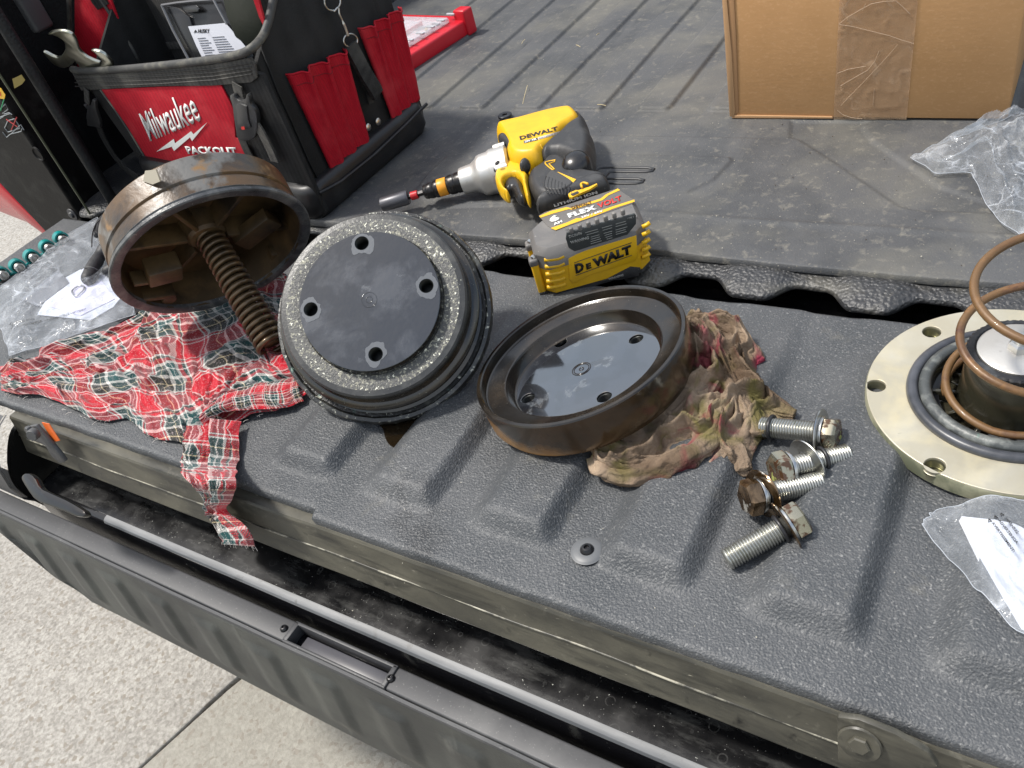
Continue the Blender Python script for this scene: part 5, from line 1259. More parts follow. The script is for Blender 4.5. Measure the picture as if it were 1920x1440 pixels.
for k in range(5): sline('vent_slot', [(1545 + 14 * k, 128 + 2 * k), (1552 + 14 * k, 145 + 2 * k), (1560 + 14 * k, 160 + 2 * k)], .0007, M('vent_amber', (.45, .24, .01), .5), iw, 'motor_housing')
sline('screw_port', [(1335, 285), (1350, 315), (1390, 310), (1420, 290), (1415, 268)], .0011, yellow, iw, 'motor_housing')

# battery pack: rounded block, long side to the camera
B0 = P(1040, 556, .0); Bx = Vector((.817, .577, 0)).normalized(); By = Vector((-Bx.y, Bx.x, 0))
BLn = (P(1224, 506, .0) - B0).dot(Bx); 
BHt = .068; BDp = .078
bq = frame(B0 + Vector((0, 0, .001)), Bx, None, (0, 0, 1)) @ Matrix.Rotation(R(-1.5), 4, 'Y')
BN = bq.to_3x3() @ Vector((0, -1, 0)); BU = bq.to_3x3() @ Vector((0, 0, 1)); BS = bq.to_3x3() @ Vector((-1, 0, 0))
print('battery', B0, BLn)
L_ = BLn
def chbox(name, x0, x1, y0, y1, z0, z1, ch, mat, parent, bw=.002, top=0):
    bm = bmesh.new(); rings = []
    for z, ins in ((z0, 0), (z1 - top, 0), (z1, top * .8)) if top else ((z0, 0), (z1, 0)):
        a, b_, c_, d = x0 + ins, x1 - ins, y0 + ins, y1 - ins
        rings.append([bm.verts.new((x, y, z)) for x, y in ((a + ch, c_), (b_ - ch, c_), (b_, c_ + ch), (b_, d - ch), (b_ - ch, d), (a + ch, d), (a, d - ch), (a, c_ + ch))])
    for r1, r2 in zip(rings[:-1], rings[1:]):
        for i in range(8): bm.faces.new((r1[i], r1[(i + 1) % 8], r2[(i + 1) % 8], r2[i]))
    bm.faces.new(rings[0][::-1]); bm.faces.new(rings[-1]); bev(bm, bw, 3, 15)
    return autosmooth(from_bm(name, bm, mat, parent, M=bq), 40)
bat = chbox('battery_body', -.010, L_, 0, BDp, .004, .048, .013, yellow, iw)
chbox('battery_cap', -.0115, L_ + .0015, -.0015, BDp, .0405, BHt, .014, capgrey, iw, .0022, .008)
chbox('battery_base', -.007, L_ - .001, .0005, BDp, -.002, .0065, .013, toolblack, iw)
F_ = (bq @ Vector((0, 0, 0)), BN); TP_ = (bq @ Vector((0, 0, BHt)), BU); Sd = (bq @ Vector((0, 0, 0)), BS)
K = (920, 300, 5.333)
lbp = trace('rating_label', [(762, 728), (1440, 540), (1455, 555), (1455, 640), (1370, 745), (840, 915), (780, 880), (752, 790)], F_, .003, lblack, iw, off=.0028, zoom=K, bw=.0006)
LF = (Vector(F_[0]) + BN * .0028, BN)
text_quad('lettering', 'DCB606', LF, (785, 782), (915, 742), (780, 755), greyprint, lbp, .0004, .02, K)
text_quad('lettering', 'WARNING', LF, (800, 842), (985, 790), (795, 812), greyprint, lbp, .0004, .04, K)
text_quad('lettering', 'TYPE 1', LF, (1365, 598), (1430, 578), (1362, 582), greyprint, lbp, .0004, .02, K)
fp_ = M('fine_print_grey', (.2, .2, .18), .6)
for k in range(6):
    x0_, y0_ = 945 + 12 * k, 728 + 22 * k
    if k > 1: x0_ = 1000
    seg = [(x0_, 1070 + 8 * k), (1110 + 10 * k, 1215), (1250, 1350 + 8 * (k % 3))]
    strokes('fine_print', [[(a, y0_ - (a - x0_) * .285), (b_, y0_ - (b_ - x0_) * .285)] for a, b_ in seg if b_ > a and not (k > 4 and b_ > 1240)], LF, .00055, fp_, lbp, .0003, K)
# front panel with the big lettering
pf = trace('battery_panel', [(775, 985), (860, 940), (960, 900), (1300, 800), (1460, 750), (1470, 960), (1440, 1010), (1200, 1090), (1000, 1150), (900, 1200), (830, 1240), (790, 1200)], F_, .002, yellow, iw, off=.0018, zoom=K, bw=.0014)
LF2 = (Vector(F_[0]) + BN * .0019, BN)
text_quad('lettering', 'D', LF2, (852, 1138), (938, 1108), (836, 1044), blackgloss, pf, .0004, .06, K)
text_quad('lettering', 'E', LF2, (958, 1098), (1008, 1080), (950, 1040), blackgloss, pf, .0004, .06, K)
text_quad('lettering', 'WALT', LF2, (1030, 1080), (1412, 935), (1014, 992), blackgloss, pf, .0004, .06, K)
strokes('rule_line', [[(835, 1028), (1410, 826)], [(850, 1155), (1412, 952)]], LF2, .00045, blackgloss, pf, .0004, K)
for k, y in enumerate((975, 1045, 1120, 1190, 1250)):
    tube('grip_rib', [PL(920 + x / 5.333, 300 + yy / 5.333, F_[0] - BN * .0004, BN) for x, yy in ((535 + 7 * k, y + 22), (600 + 6 * k, y + 20), (680 + 5 * k, y + 8), (735 + 4 * k, y - 18))], .0027, yellow, iw, 10)
for k, y in enumerate((655, 735, 815, 890, 960)):
    tube('grip_rib', [PL(920 + x / 5.333, 300 + yy / 5.333, F_[0] - BN * .0004, BN) for x, yy in ((1515, y + 15), (1560, y - 4), (1592, y - 28))], .0027, yellow, iw, 10)
trace('base_label', [(1100, 1215), (1170, 1190), (1400, 1070), (1500, 1080), (1480, 1160), (1300, 1200)], F_, .002, toolblack, iw, off=.0016, zoom=K, bw=.0005)
text_quad('lettering', 'WARNING', (Vector(F_[0]) + BN * .0016, BN), (1180, 1205), (1330, 1160), (1176, 1182), greyprint, iw, .0005, .04, K)
# side posts
for y0_ in (.012, .050):
    box('side_post', (-.0135, y0_, .028), (.010, .012, .050), yellow, iw, bq, .003, 3)
    lathe('corner_screw', [(0, .004), (.003, .004), (.004, .002), (.004, -.01)], bq @ Matrix.Translation((-.012, y0_, .0545)), steel, iw, 16)
    box('cap_post', (-.0135, y0_, .051), (.012, .014, .010), capgrey, iw, bq, .003, 3)
    box('base_post', (-.0135, y0_, .003), (.009, .013, .008), toolblack, iw, bq, .002, 3)
# top face: raised label with stripes and lettering
tl_ = trace('top_label', [(480, 555), (540, 520), (1240, 290), (1290, 300), (1435, 400), (1425, 430), (650, 700), (570, 660)], TP_, .0015, M('label_mid_grey', (.13, .12, .11), .45), iw, off=.0008, zoom=K, bw=.0005)
TL = (Vector(TP_[0]) + BU * .0009, BU)
trace('yellow_stripe', [(485, 560), (600, 510), (760, 470), (800, 480), (1100, 385), (1150, 345), (1270, 285), (1295, 300), (1180, 350), (1120, 400), (820, 495), (780, 490), (620, 535), (500, 575)], TL, .0004, yellowprint, tl_, off=.0004, zoom=K)
trace('yellow_stripe', [(600, 680), (760, 625), (860, 580), (900, 580), (1060, 520), (1200, 470), (1435, 395), (1440, 415), (1240, 480), (1060, 550), (900, 605), (800, 640), (650, 700)], TL, .0004, yellowprint, tl_, off=.0004, zoom=K)
text_quad('lettering', '6', TL, (600, 628), (700, 596), (572, 572), whiteprint, tl_, .0005, .06, K)
text_quad('lettering', 'AH', TL, (635, 655), (722, 622), (622, 632), whiteprint, tl_, .0005, .05, K)
text_quad('lettering', 'FLEX', TL, (785, 580), (1070, 488), (762, 540), whiteprint, tl_, .0005, .06, K)
text_quad('lettering', 'VOLT', TL, (1078, 486), (1320, 400), (1062, 438), redprint, tl_, .0005, .03, K)
text_quad('lettering', 'DEWALT', TL, (815, 492), (1018, 432), (800, 466), M('brown_print', (.12, .06, .01), .5), tl_, .0009, .04, K)
text_quad('lettering', '20V / 60V', TL, (910, 585), (1130, 515), (900, 566), whiteprint, tl_, .0009, .03, K)
text_quad('lettering', 'LITHIUM ION', TP_, (640, 472), (1075, 335), (628, 446), M('embossed_grey', (.08, .078, .075), .5), iw, .0006, .04, K)
for k in range(7):
    c_ = PL(920 + (805 + k * 86) / 5.333, 300 + (702 - k * 30) / 5.333, F_[0] + BN * .001, BN)
    box('vent_tooth', (0, 0, 0), (.0055, .006, .008), capgrey, iw, Matrix.Translation(c_) @ bq.to_3x3().to_4x4(), .002, 2)
# neck between handle and battery
pillow('battery_neck', [(920 + x / 5.333, 300 + y / 5.333) for x, y in ((450, 490), (540, 400), (640, 400), (780, 320), (1060, 225), (1160, 240), (1200, 270), (1180, 320), (800, 420), (500, 520))], .046, .019, toolblack, iw, .010, 1)

# ================================================================== SMALL RUBBER WASHER ON THE MAT
wsh = lathe('rubber_washer', [(.0048, 0), (.0046, .003), (.0052, .0036), (.0118, .0036), (.0126, .003), (.0126, 0)], Matrix.Translation(P(947, 218, MZ + .004)), rubber, None, 40)
tag(wsh, 'small black rubber washer lying on the bed mat behind the impact wrench', 'washer')

# ================================================================== PLAID CLOTH
def pp(pts, z=.003): return [P(x, y, z) for x, y in pts]
NU, NV = 360, 260
Xc_, Yc_, Zc_ = coons(pp([(6, 735), (40, 745), (75, 745), (120, 760), (170, 786), (205, 790), (240, 784), (270, 812), (310, 828), (350, 835), (400, 812), (450, 792), (470, 780), (520, 776), (577, 744)]),
                      pp([(2, 692), (60, 676), (130, 650), (200, 622), (262, 592), (300, 565), (360, 540), (420, 520), (500, 515), (560, 525)]),
                      pp([(6, 735), (2, 715), (2, 692)]), pp([(577, 744), (572, 700), (560, 640), (560, 525)]), NU, NV)
u, v = np.meshgrid(np.linspace(0, 1, NU), np.linspace(0, 1, NV))
s1_, s2_ = u * 6.2, v * 3.6
w1_ = fbm(s1_ * .8, s2_ * .8, 21, 3) * 2.2; w2_ = fbm(s1_ * .8 + 9, s2_ * .8, 31, 3) * 2.2
edgef = sst(0, .05, u) * sst(0, .07, v) * sst(0, .05, 1 - u) * sst(0, .05, 1 - v)
# long folds fan out from the twisted corner, small crumples everywhere
tx, ty = .76, -.02; th = np.arctan2((v - ty) * .55, u - tx); rd = np.hypot((v - ty) * .55, u - tx)
fan = ridge(th * 4.4 + w1_ * .5, rd * 1.2 + w2_ * .3, 41, 2) * np.exp(-rd * 1.6)
H = .017 * ridge(s1_ * .55 + w1_ * .8, s2_ * 1.0 + w2_ * .8, 5, 2) + .012 * fan + .006 * ridge(s1_ * 1.6 + w2_, s2_ * 2.0 + w1_, 15, 2)
H = H * (.30 + .70 * edgef) + .0012
dx_ = .008 * (fbm(s1_ * 2.4, s2_ * 2.4, 51, 2) - .5) * 2; dy_ = .008 * (fbm(s1_ * 2.4 + 5, s2_ * 2.4, 61, 2) - .5) * 2
Xc_ = Xc_ + dx_ * (.25 + .75 * edgef); Yc_ = Yc_ + dy_ * (.25 + .75 * edgef); Zc_ = Zc_ * 0 + .002 + H
U_ = u * 4.9 + .35 * (fbm(s1_ * .9, s2_ * .9, 71, 3) - .5) + v * 1.2 + H * 6; V_ = v * 3.1 + .35 * (fbm(s1_ * .9, s2_ * .9 + 7, 81, 3) - .5) - u * .8 + H * 4
cl = empty('plaid_cloth', P(300, 700, 0), 'crumpled red, white and dark green plaid flannel cloth hanging over the tailgate edge', 'cloth')
def twosided(o, th=.0011):
    m = o.modifiers.new('thickness', 'SOLIDIFY'); m.thickness = th; m.offset = 0; return o
twosided(grid_mesh('cloth_sheet', Xc_, Yc_, Zc_, plaid, cl, U_, V_))
def ribbon(name, left, right, mat, parent, amp, nu=70, nv=150, us=2.4, vs=4, seed=3, puff=.01, foldk=2.2):
    Lp, Rp = resample(spline(left, 8), nv), resample(spline(right, 8), nv)
    u = np.linspace(0, 1, nu)[None, :, None]; G = Lp[:, None] * (1 - u) + Rp[:, None] * u
    X, Y, Z = G[..., 0], G[..., 1], G[..., 2]; uu, vv = np.meshgrid(np.linspace(0, 1, nu), np.linspace(0, 1, nv))
    h = amp * ridge(uu * foldk + .8 * fbm(uu * 2, vv * 4, seed, 2), vv * 2.0, seed, 3) + puff * np.sin(np.pi * uu) + amp * .35 * ridge(uu * 7, vv * 12, seed + 5, 2)
    ed = sst(0, .12, uu) * sst(0, .12, 1 - uu); h = h * (.25 + .75 * ed)
    jag = .0035 * (vn(vv * 26, uu * 0 + seed, seed) - .5)
    X = X + jag; 
    o = grid_mesh(name, X, Y - h * .62, Z + h * .72, mat, parent, uu * us + .3 * fbm(uu * 3, vv * 5, seed, 2), vv * vs)
    return twosided(o)
EY = .3075
def hang(px, py, d=.006): return PY(px, py, EY - d)
ribbon('cloth_tail', [P(352, 800, .012), P(350, 842, .010), P(349, 868, .006), hang(352, 893, .014), hang(392, 928, .012), hang(398, 962, .010)],
       [P(412, 800, .014), P(408, 842, .014), P(402, 868, .012), hang(396, 905, .020), hang(402, 935, .018), hang(412, 962, .012)], plaid, cl, .013, us=.9, vs=1.9, seed=7, puff=.008, foldk=3)
ribbon('cloth_tail', [P(392, 785, .016), P(396, 830, .012), P(398, 868, .010), hang(402, 900, .012), hang(408, 935, .014), hang(398, 966, .012), hang(414, 1004, .022), hang(422, 1016, .030)],
       [P(452, 790, .010), P(450, 835, .008), P(448, 868, .008), hang(444, 905, .012), hang(440, 930, .018), hang(428, 958, .016), hang(464, 988, .028), hang(478, 1024, .034)], plaid, cl, .014, us=.9, vs=2.8, seed=12, puff=.008, foldk=3)
ribbon('cloth_fold', [P(385, 800, .020), P(415, 775, .022), P(470, 768, .016), P(530, 765, .010), P(570, 752, .006)],
       [P(395, 760, .024), P(430, 735, .024), P(480, 720, .020), P(530, 712, .014), P(570, 705, .010)], plaid, cl, .007, nu=50, us=1.4, vs=3.5, seed=19, puff=.008)
# frayed threads
fr = []
for k in range(46):
    t = rng.uniform(0, 1); e_ = [(6, 735), (75, 747), (170, 788), (240, 786), (310, 830), (400, 812), (577, 744)]
    i = int(t * 5.99); f = t * 5.99 - i; x = e_[i][0] * (1 - f) + e_[i + 1][0] * f; y = e_[i][1] * (1 - f) + e_[i + 1][1] * f
    a = P(x, y, .004); d = Vector((rng.normal(0, .004), -abs(rng.normal(0, .005)), 0)); fr.append((a, a + d * .5 + Vector((0, 0, .001)), a + d))
for k in range(24):
    t = rng.uniform(0, 1); a = hang(412 + 66 * t, 1016 + 9 * t, .031); d = Vector((rng.normal(0, .002), -.001, -abs(rng.normal(.003, .003)))); fr.append((a, a + d * .5, a + d))
bm = bmesh.new()
for f in fr:
    b2 = tube_bm(f, .00028, 4); me = bpy.data.meshes.new('t'); b2.to_mesh(me); b2.free(); bm.from_mesh(me); bpy.data.meshes.remove(me)
tag(from_bm('frayed_threads', bm, threadwhite, cl), kind='stuff')

# ================================================================== DIRTY RAG
rg_ = empty('dirty_rag', P(1300, 780, 0), 'crumpled tan rag with magenta and olive stains, squeezed under the bowl shaped cover', 'rag')
def zr(x, y): return (1080 + x / 2.88, 580 + y / 2.88)
outer = [(600, 108), (680, 125), (760, 145), (925, 190), (1028, 290), (960, 330), (1030, 480), (1185, 560), (1190, 600), (1030, 620), (1000, 740), (950, 800), (950, 900), (870, 912), (820, 840), (760, 850), (700, 860), (620, 850), (560, 900), (430, 935), (260, 960), (160, 920), (100, 840)]
inner = [(560, 120), (590, 220), (600, 320), (560, 420), (480, 520), (400, 590), (300, 660), (180, 720), (110, 750), (92, 800)]
NU, NV = 200, 420
I = resample(pp([zr(*p) for p in sm(inner, 1, False)], .0), NV); O = resample(pp([zr(*p) for p in sm(outer, 1, False)], .0), NV)
# pair the two sides by where they face each other
u = np.linspace(0, 1, NU)[None, :]; G = I[:, None] * (1 - u[..., None]) + O[:, None] * u[..., None]
uu, vv = np.meshgrid(np.linspace(0, 1, NU), np.linspace(0, 1, NV))
wa = fbm(uu * 3, vv * 5, 3, 3) * 1.6; wb = fbm(uu * 3 + 4, vv * 5, 13, 3) * 1.6
h = .019 * ridge(uu * 2.3 + wa, vv * 3.2 + wb, 23, 1) ** 1.3 + .013 * ridge(uu * 5 + wb * 1.5, vv * 8 + wa * 1.5, 33, 1) ** 1.4 + .004 * ridge(uu * 11, vv * 18 + wa, 43, 1)
env = sst(0, .10, 1 - uu) ; h = h * (.25 + .75 * env) + .014 * (1 - uu) * sst(0, .1, vv) + .002 + .010 * np.sin(np.pi * uu) ** .6
h = h * (.4 + .6 * sst(0, .06, vv) * sst(0, .04, 1 - vv))
# rolled border: the outer edge tucks back under
X = G[..., 0] + .010 * (fbm(uu * 6, vv * 12, 53, 2) - .5); Y = G[..., 1] + .010 * (fbm(uu * 6, vv * 12 + 9, 63, 2) - .5)
twosided(grid_mesh('rag_sheet', X, Y, h, ragmat, rg_, uu, vv), .0016)
def roll(name, pts, r, seed, flat=(1, .8)):
    c = spline([P(*zr(x, y), z) for x, y, z in pts], 10); n = len(c); seg = 48
    bm = tube_bm(c, [r * (.55 + .45 * math.sin(math.pi * min(max(i / (n - 1), .04), .96)) ** .5) for i in range(n)], seg, flat=flat)
    bm.verts.ensure_lookup_table()
    for i in range(n):
        cc_ = c[i]
        for k in range(seg):
            vv_ = bm.verts[i * seg + k]; d = (vv_.co - cc_)
            a = k / seg * 7; f = 1 + .75 * (float(ridge(np.array([a + .25 * math.sin(i * .11)]), np.array([i * .045]), seed, 2)[0]) - .45) + .10 * (float(vn(np.array([a * 2.]), np.array([i * .15]), seed)[0]) - .5)
            vv_.co = cc_ + d * f
    return from_bm(name, bm, ragmat, rg_, True)
roll('rag_fold', [(110, 800, .012), (150, 860, .012), (260, 905, .013), (400, 880, .015), (520, 820, .018), (640, 760, .020), (720, 680, .020), (730, 600, .022), (690, 530, .026), (660, 460, .030)], .0135, 3)
roll('rag_fold', [(620, 180, .022), (690, 200, .022), (760, 260, .022), (800, 360, .020), (850, 430, .020), (900, 520, .020), (960, 600, .016), (990, 680, .012)], .014, 9)
roll('rag_fold', [(620, 300, .030), (700, 310, .028), (740, 380, .026), (690, 440, .026), (620, 470, .026), (590, 540, .022), (600, 640, .018)], .011, 14)
roll('rag_fold', [(640, 800, .008), (700, 840, .008), (770, 790, .012), (830, 740, .014), (880, 780, .012), (910, 870, .008)], .009, 21)
roll('rag_fold', [(800, 160, .014), (860, 180, .012), (910, 220, .010), (1000, 295, .006)], .010, 27)
roll('rag_fold', [(860, 420, .012), (980, 470, .010), (1080, 540, .007), (1180, 570, .006)], .0085, 35)

# ================================================================== PLASTIC BAGS
def film_bag(name, bottom, top, left, right, amp, seed, label, z=.004, mat=film, puff=.01, loc=None, par=None):
    nu, nv = 120, 100
    X, Y, Z = coons(pp(bottom, z), pp(top, z), pp(left, z), pp(right, z), nu, nv)
    u, v = np.meshgrid(np.linspace(0, 1, nu), np.linspace(0, 1, nv)); e_ = sst(0, .12, u) * sst(0, .12, v) * sst(0, .12, 1 - u) * sst(0, .12, 1 - v)
    a = u * 2.1; b_ = v * 2.1; wx_ = fbm(a, b_, seed, 2) * 1.5
    h = amp * (ridge(a * .9 + wx_, b_ * .8 - wx_, seed + 3, 2) + .5 * ridge(a * 2.2 - wx_, b_ * 2.6 + wx_, seed + 9, 2)) + puff * np.sin(np.pi * u) * np.sin(np.pi * v)
    h = h * (.2 + .8 * e_)
    root = empty(name, (float(X.mean()), float(Y.mean()), z), label, 'plastic bag')
    Z = Z + (hgate(X, Y) if Y.max() < .74 else 0)
    wbx = .004 * (vn(u * 9, v * 9, seed) - .5) * (1 - e_); X = X + wbx; Y = Y + .004 * (vn(u * 9 + 3, v * 9, seed + 1) - .5) * (1 - e_)
    grid_mesh('upper_film', X, Y, Z + h, mat, root); grid_mesh('lower_film', X, Y, Z + .0004 + .25 * amp * ridge(a, b_, seed + 20, 1) * e_, film2, root)
    rim = [Vector((X[j, i], Y[j, i], (Z + h)[j, i])) for j, i in [(0, i) for i in range(0, nu, 4)] + [(j, nu - 1) for j in range(4, nv - 4, 4)] + [(nv - 1, i) for i in range(nu - 1, 0, -4)] + [(j, 0) for j in range(nv - 1, 2, -4)]]
    tube('sealed_edge', rim, .00035, M('film_edge', (.4, .43, .47), .3), root, 6, True)
    S = lambda uu_, vv_: Vector((float(X[int(vv_ * (nv - 1)), int(uu_ * (nu - 1))]), float(Y[int(vv_ * (nv - 1)), int(uu_ * (nu - 1))]), float((Z + h)[int(vv_ * (nv - 1)), int(uu_ * (nu - 1))])))
    return root, S
b1, S1 = film_bag('plastic_bag', [(18, 668), (100, 645), (180, 615), (258, 590)], [(-10, 545), (50, 500), (110, 450), (185, 408)], [(18, 668), (0, 610), (-10, 545)], [(258, 590), (240, 540), (215, 480), (185, 408)], .012, 3,
                  'clear plastic bag with printed warnings and white papers between the plaid cloth and bed wall', puff=.014)
b2, S2 = film_bag('plastic_bag', [(1728, 984), (1760, 1030), (1800, 1080), (1826, 1130), (1870, 1180), (1930, 1225)], [(1758, 956), (1822, 948), (1880, 958), (1960, 965)], [(1728, 984), (1740, 968), (1758, 956)], [(1930, 1225), (1960, 1100), (1960, 965)], .006, 13,
                  'clear plastic bag with a white booklet and warnings below the brass flange', puff=.006)
b3_, S3 = film_bag('plastic_bag', [(1708, 297), (1752, 330), (1822, 325), (1835, 350), (1850, 385), (1875, 420), (1925, 455), (1990, 480)], [(1790, 262), (1860, 235), (1930, 208), (2000, 190)], [(1708, 297), (1740, 278), (1790, 262)], [(1990, 480), (2000, 330), (2000, 190)], .022, 23,
                   'clear crumpled plastic bag lying on the mat in front of the cardboard box', z=.010, puff=.02)
# contents and prints
pz = .007
def flat(name, px, z, mat, parent, th=.0008, bw=0):
    return from_bm(name, prism_bm(pp(px, z), (0, 0, 1), th, bw), mat, parent)
bk_ = empty('instruction_booklet', P(1880, 1080, .004), 'folded white instruction booklet inside the clear bag below the brass flange', 'booklet')
flat('cover_sheet', [(1800, 974), (1803, 968), (1870, 975), (1940, 990), (1960, 1200), (1915, 1180), (1880, 1120), (1840, 1050)], .0165, paper, bk_, .0008)
flat('inner_sheets', [(1798, 976), (1802, 972), (1870, 980), (1940, 995), (1960, 1205), (1912, 1186), (1876, 1125), (1836, 1055)], .0150, M('paper_edge', (.6, .6, .62), .7), bk_, .0008)
dkp = M('black_bag_print', (.03, .03, .03), .5)
bp2 = ((0, 0, .030), (0, 0, 1)); B2K = (1700, 900, 4.114)
for s_, ll, lr, ul in (('WARNING:', (755, 300), (850, 420), (775, 288)), ('ADVERTENCIA:', (705, 315), (850, 500), (722, 304)), ('AVERTISSEMENT:', (655, 332), (820, 560), (672, 322))):
    text_quad('warning_print', s_, bp2, ll, lr, ul, dkp, b2, 0, .01, B2K)
strokes('warning_symbol', [[(635, 300), (655, 318), (632, 325), (635, 300)], [(680, 275), (702, 290), (680, 298), (680, 275)], [(728, 255), (750, 270), (728, 280), (728, 255)]], bp2, .0005, dkp, b2, 0, B2K)
bp1 = ((0, 0, .017), (0, 0, 1)); B1K = (0, 340, 4)
text_quad('warning_print', 'WARNING', bp1, (112, 1068), (260, 1040), (108, 1052), dkp, b1, 0, .02, B1K)
text_quad('warning_print', 'ADVERTENCIA', bp1, (125, 1098), (320, 1055), (120, 1082), dkp, b1, 0, .02, B1K)
text_quad('warning_print', 'WARNING ADVERTENCIA AVERTISSEMENT', bp1, (330, 1055), (650, 965), (325, 1042), dkp, b1, 0, .0, B1K)
strokes('warning_symbol', [[(72, 1075), (88, 1055), (96, 1080), (72, 1075)], [(85, 1104), (100, 1086), (110, 1106), (85, 1104)]], bp1, .0005, dkp, b1, 0, B1K)
pr1 = empty('folded_papers', P(150, 555, .003), 'white folded papers inside the clear bag at the left edge', 'papers')
flat('sheet', [(70, 590), (105, 530), (160, 500), (225, 530), (238, 560), (170, 600)], .0035, paper, pr1)
flat('sheet', [(95, 575), (120, 540), (190, 525), (215, 560), (150, 592)], .0048, M('paper_lilac', (.6, .58, .72), .7), pr1)
ring_ = from_bm('chain_link', tube_bm(spline([P(x, y, .0075) for x, y in ((135, 545), (150, 535), (158, 540), (148, 552), (140, 555))], 4, True), .0014, 8, True), steel, None, True)
tag(ring_, 'small steel ring on the papers inside the clear bag', 'ring')
flat('dark_packet', [(200, 590), (225, 560), (262, 560), (268, 580), (225, 605)], .004, M('dark_packet', (.02, .02, .022), .3), pr1)
flat('dark_packet', [(40, 560), (90, 520), (110, 505), (130, 530), (70, 575)], .0045, M('grey_packet', (.16, .165, .18), .35), pr1)

# ================================================================== GLOVE
def blob(name, chains, mat, parent, vox=.0022, smoothit=6):
    bm = bmesh.new()
    for pts, r in chains:
        pts = spline(pts, 6) if len(pts) > 2 else pts; n = len(pts)
        rr = np.interp(np.linspace(0, 1, n), np.linspace(0, 1, len(r)), r) if isinstance(r, (list, tuple)) else [r] * n
        b2 = tube_bm(pts, list(rr), 14); me = bpy.data.meshes.new('t'); b2.to_mesh(me); b2.free(); bm.from_mesh(me); bpy.data.meshes.remove(me)
        for p, q in ((pts[0], rr[0]), (pts[-1], rr[-1])): bmesh.ops.create_uvsphere(bm, u_segments=12, v_segments=8, radius=q, matrix=Matrix.Translation(p))
    o = from_bm(name, bm, mat, parent, True)
    m = o.modifiers.new('merge', 'REMESH'); m.mode = 'VOXEL'; m.voxel_size = vox; m.use_smooth_shade = True
    m = o.modifiers.new('soften', 'SMOOTH'); m.iterations = smoothit; m.factor = .6
    return o
gl = empty('work_glove', P(200, 500, .01), 'worn black leather work glove lying under the brown housing, two fingertips showing', 'glove')
blob('glove_body', [([P(166, 522, .014), P(176, 500, .018), P(188, 478, .022), P(205, 450, .026)], [.0125, .0125, .010, .012]),
                    ([P(203, 508, .012), P(222, 498, .014), P(245, 485, .016)], [.0105, .0115, .012]),
                    ([P(195, 470, .024), P(230, 450, .026), P(280, 430, .028)], [.012, .022, .026]),
                    ([P(215, 430, .034), P(245, 400, .034), P(290, 380, .034)], [.014, .022, .026]),
                    ([P(182, 440, .024), P(188, 420, .026), P(205, 405, .026), P(240, 395, .028)], [.007, .008, .009, .014])], gloves, gl)
strokes('glove_seam', [[(152 * 4, 160 * 4 + 24), (165 * 4, 162 * 4 + 10), (187 * 4, 165 * 4)]], ((0, 0, .030), (0, 0, 1)), .0006, M('seam_grey', (.08, .08, .08), .7), gl, 0, (0, 340, 4)) if False else None
tube('glove_cuff_seam', spline([P(x, y, .033) for x, y in ((172, 463), (173, 440), (180, 420), (192, 410))], 4), .0012, gloves, gl, 6)
tube('fingertip_seam', spline([P(x, y, z) for x, y, z in ((152, 505, .020), (160, 501, .031), (172, 501, .033), (184, 506, .024))], 4), .0007, M('seam_grey', (.09, .09, .09), .7), gl, 6)

# ================================================================== SOCKET RAIL
sr = empty('socket_rail', P(60, 480, .002), 'teal plastic socket holder rail lying at the left end of the tailgate', 'socket holder')
rc = [(114, 447), (88, 463), (59, 481), (32, 499), (2, 513), (-26, 530)]
cpts = [P(x, y, .012) for x, y in rc]; rdir = (cpts[-2] - cpts[0]).normalized(); rp_ = Vector((rdir.y, -rdir.x, 0))
if rp_.y > 0: rp_ = -rp_
blob('rail_strip', [([p + Vector((0, 0, -.008)) for p in cpts], .0035)], teal, sr, .0012, 2)
for k, c in enumerate(cpts):
    pts = [c + rdir * (.0115 * math.cos(a)) + Vector((0, 0, 1)) * (.0115 * math.sin(a)) for a in np.linspace(R(-40), R(220), 18)]
    bm = bmesh.new(); prev = None
    for p in pts:
        o_ = (p - c).normalized(); ring = [bm.verts.new(p + o_ * a + rp_ * b_) for a, b_ in ((-.0012, -.007), (.0016, -.007), (.0016, .007), (-.0012, .007))]
        if prev:
            for i in range(4): bm.faces.new((prev[i], prev[(i + 1) % 4], ring[(i + 1) % 4], ring[i]))
        else: bm.faces.new(ring[::-1])
        prev = ring
    bm.faces.new(prev); bev(bm, .0006, 2, 40); autosmooth(from_bm('holder_clip', bm, teal, sr), 40)
sk0 = None
sockmat = M('chrome_socket', (.5, .49, .47), .25, metal=1, var=[((.25, .24, .22), 50, .55, .7)])
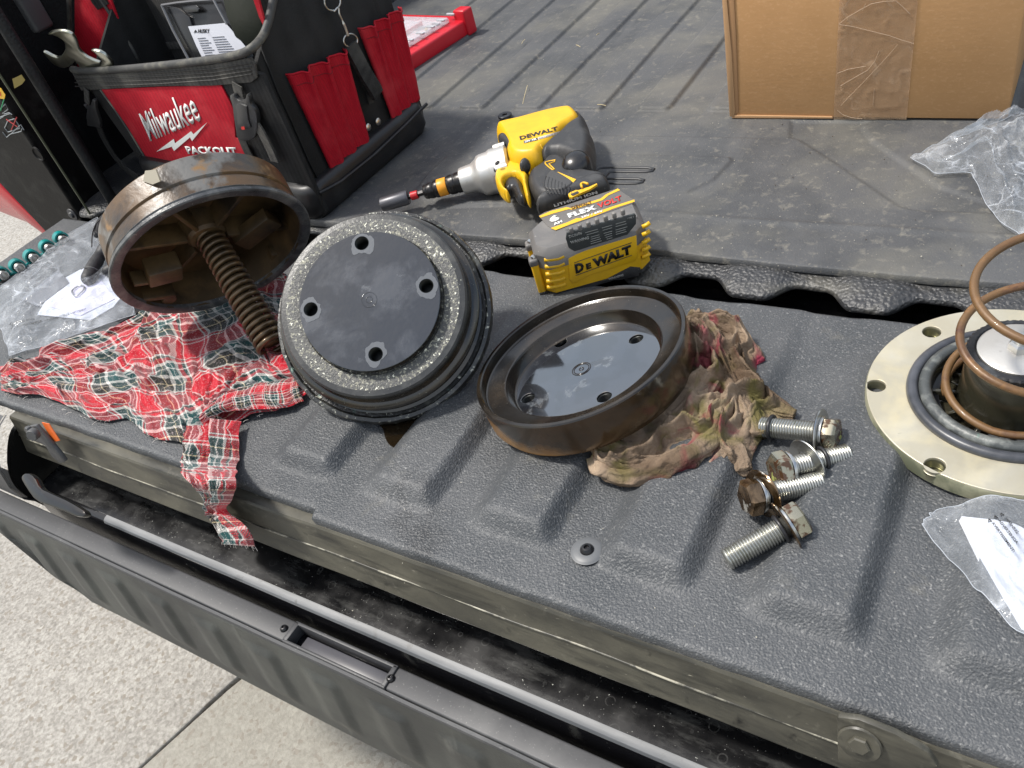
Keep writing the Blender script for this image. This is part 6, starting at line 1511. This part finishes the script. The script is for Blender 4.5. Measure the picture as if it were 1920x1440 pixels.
for k, c in enumerate(cpts):
    if sk0 is None:
        sk0 = lathe('socket', [(0, -.012), (.0085, -.012), (.0096, -.010), (.0096, .004), (.0088, .006), (.0088, .016), (.0082, .017), (.0058, .017), (.0055, .004), (0, .004)], Matrix(), sockmat, None, 32)
        o = sk0
    else: o = sk0.copy(); COL.objects.link(o)
    o.matrix_basis = nframe(c, rp_)
    tag(o, ['chrome socket in the rearmost teal clip nearest the bed wall', 'chrome socket in the second teal clip from the bed wall', 'chrome socket in the third teal clip from the bed wall', 'chrome socket in the fourth teal clip from the bed wall', 'darker chrome socket in the teal clip at the frame edge', 'chrome socket in the last teal clip beyond the frame edge'][k], 'socket', 'sockets clipped in the teal rail')

# ================================================================== CRUMBS AND STRAW
def debris(name, n, reg, z, rmin, rmax, mat, hf=None):
    bm = bmesh.new()
    for _ in range(n):
        x, y = rng.uniform(*reg[0]), rng.uniform(*reg[1]); p = P(x, y, z); r = rng.uniform(rmin, rmax)
        m = Matrix.Translation(p + Vector((0, 0, r * .3))) @ Matrix.Rotation(rng.uniform(0, 6), 4, 'Z') @ Matrix.Diagonal((1, rng.uniform(.4, 1), .5, 1))
        bmesh.ops.create_icosphere(bm, subdivisions=1, radius=r, matrix=m)
    return tag(from_bm(name, bm, mat), kind='stuff')
crumb = M('crumb', (.45, .42, .34), .9)
debris('mat_crumbs', 90, ((880, 1900), (60, 520)), MZ + .0025, .0004, .0011, crumb)
debris('mat_crumbs', 60, ((1000, 1900), (230, 500)), MZ + .001, .0005, .0012, M('dark_crumb', (.05, .035, .02), .9))
debris('liner_crumbs', 60, ((650, 1900), (700, 1200)), .002, .0003, .0009, crumb)
bm = bmesh.new()
for a, b_ in (((980, 195), (989, 160)), ((1080, 84), (1088, 88)), ((1120, 196), (1136, 198)), ((978, 82), (984, 74)), ((1118, 66), (1124, 62))):
    pa, pb = P(*a, MZ + .006), P(*b_, MZ + .006); b2_ = tube_bm([pa, pa.lerp(pb, .5) + Vector((0, 0, .001)), pb], .0006, 5); me = bpy.data.meshes.new('t'); b2_.to_mesh(me); b2_.free(); bm.from_mesh(me); bpy.data.meshes.remove(me)
tag(from_bm('straw_bits', bm, strawm), kind='stuff')
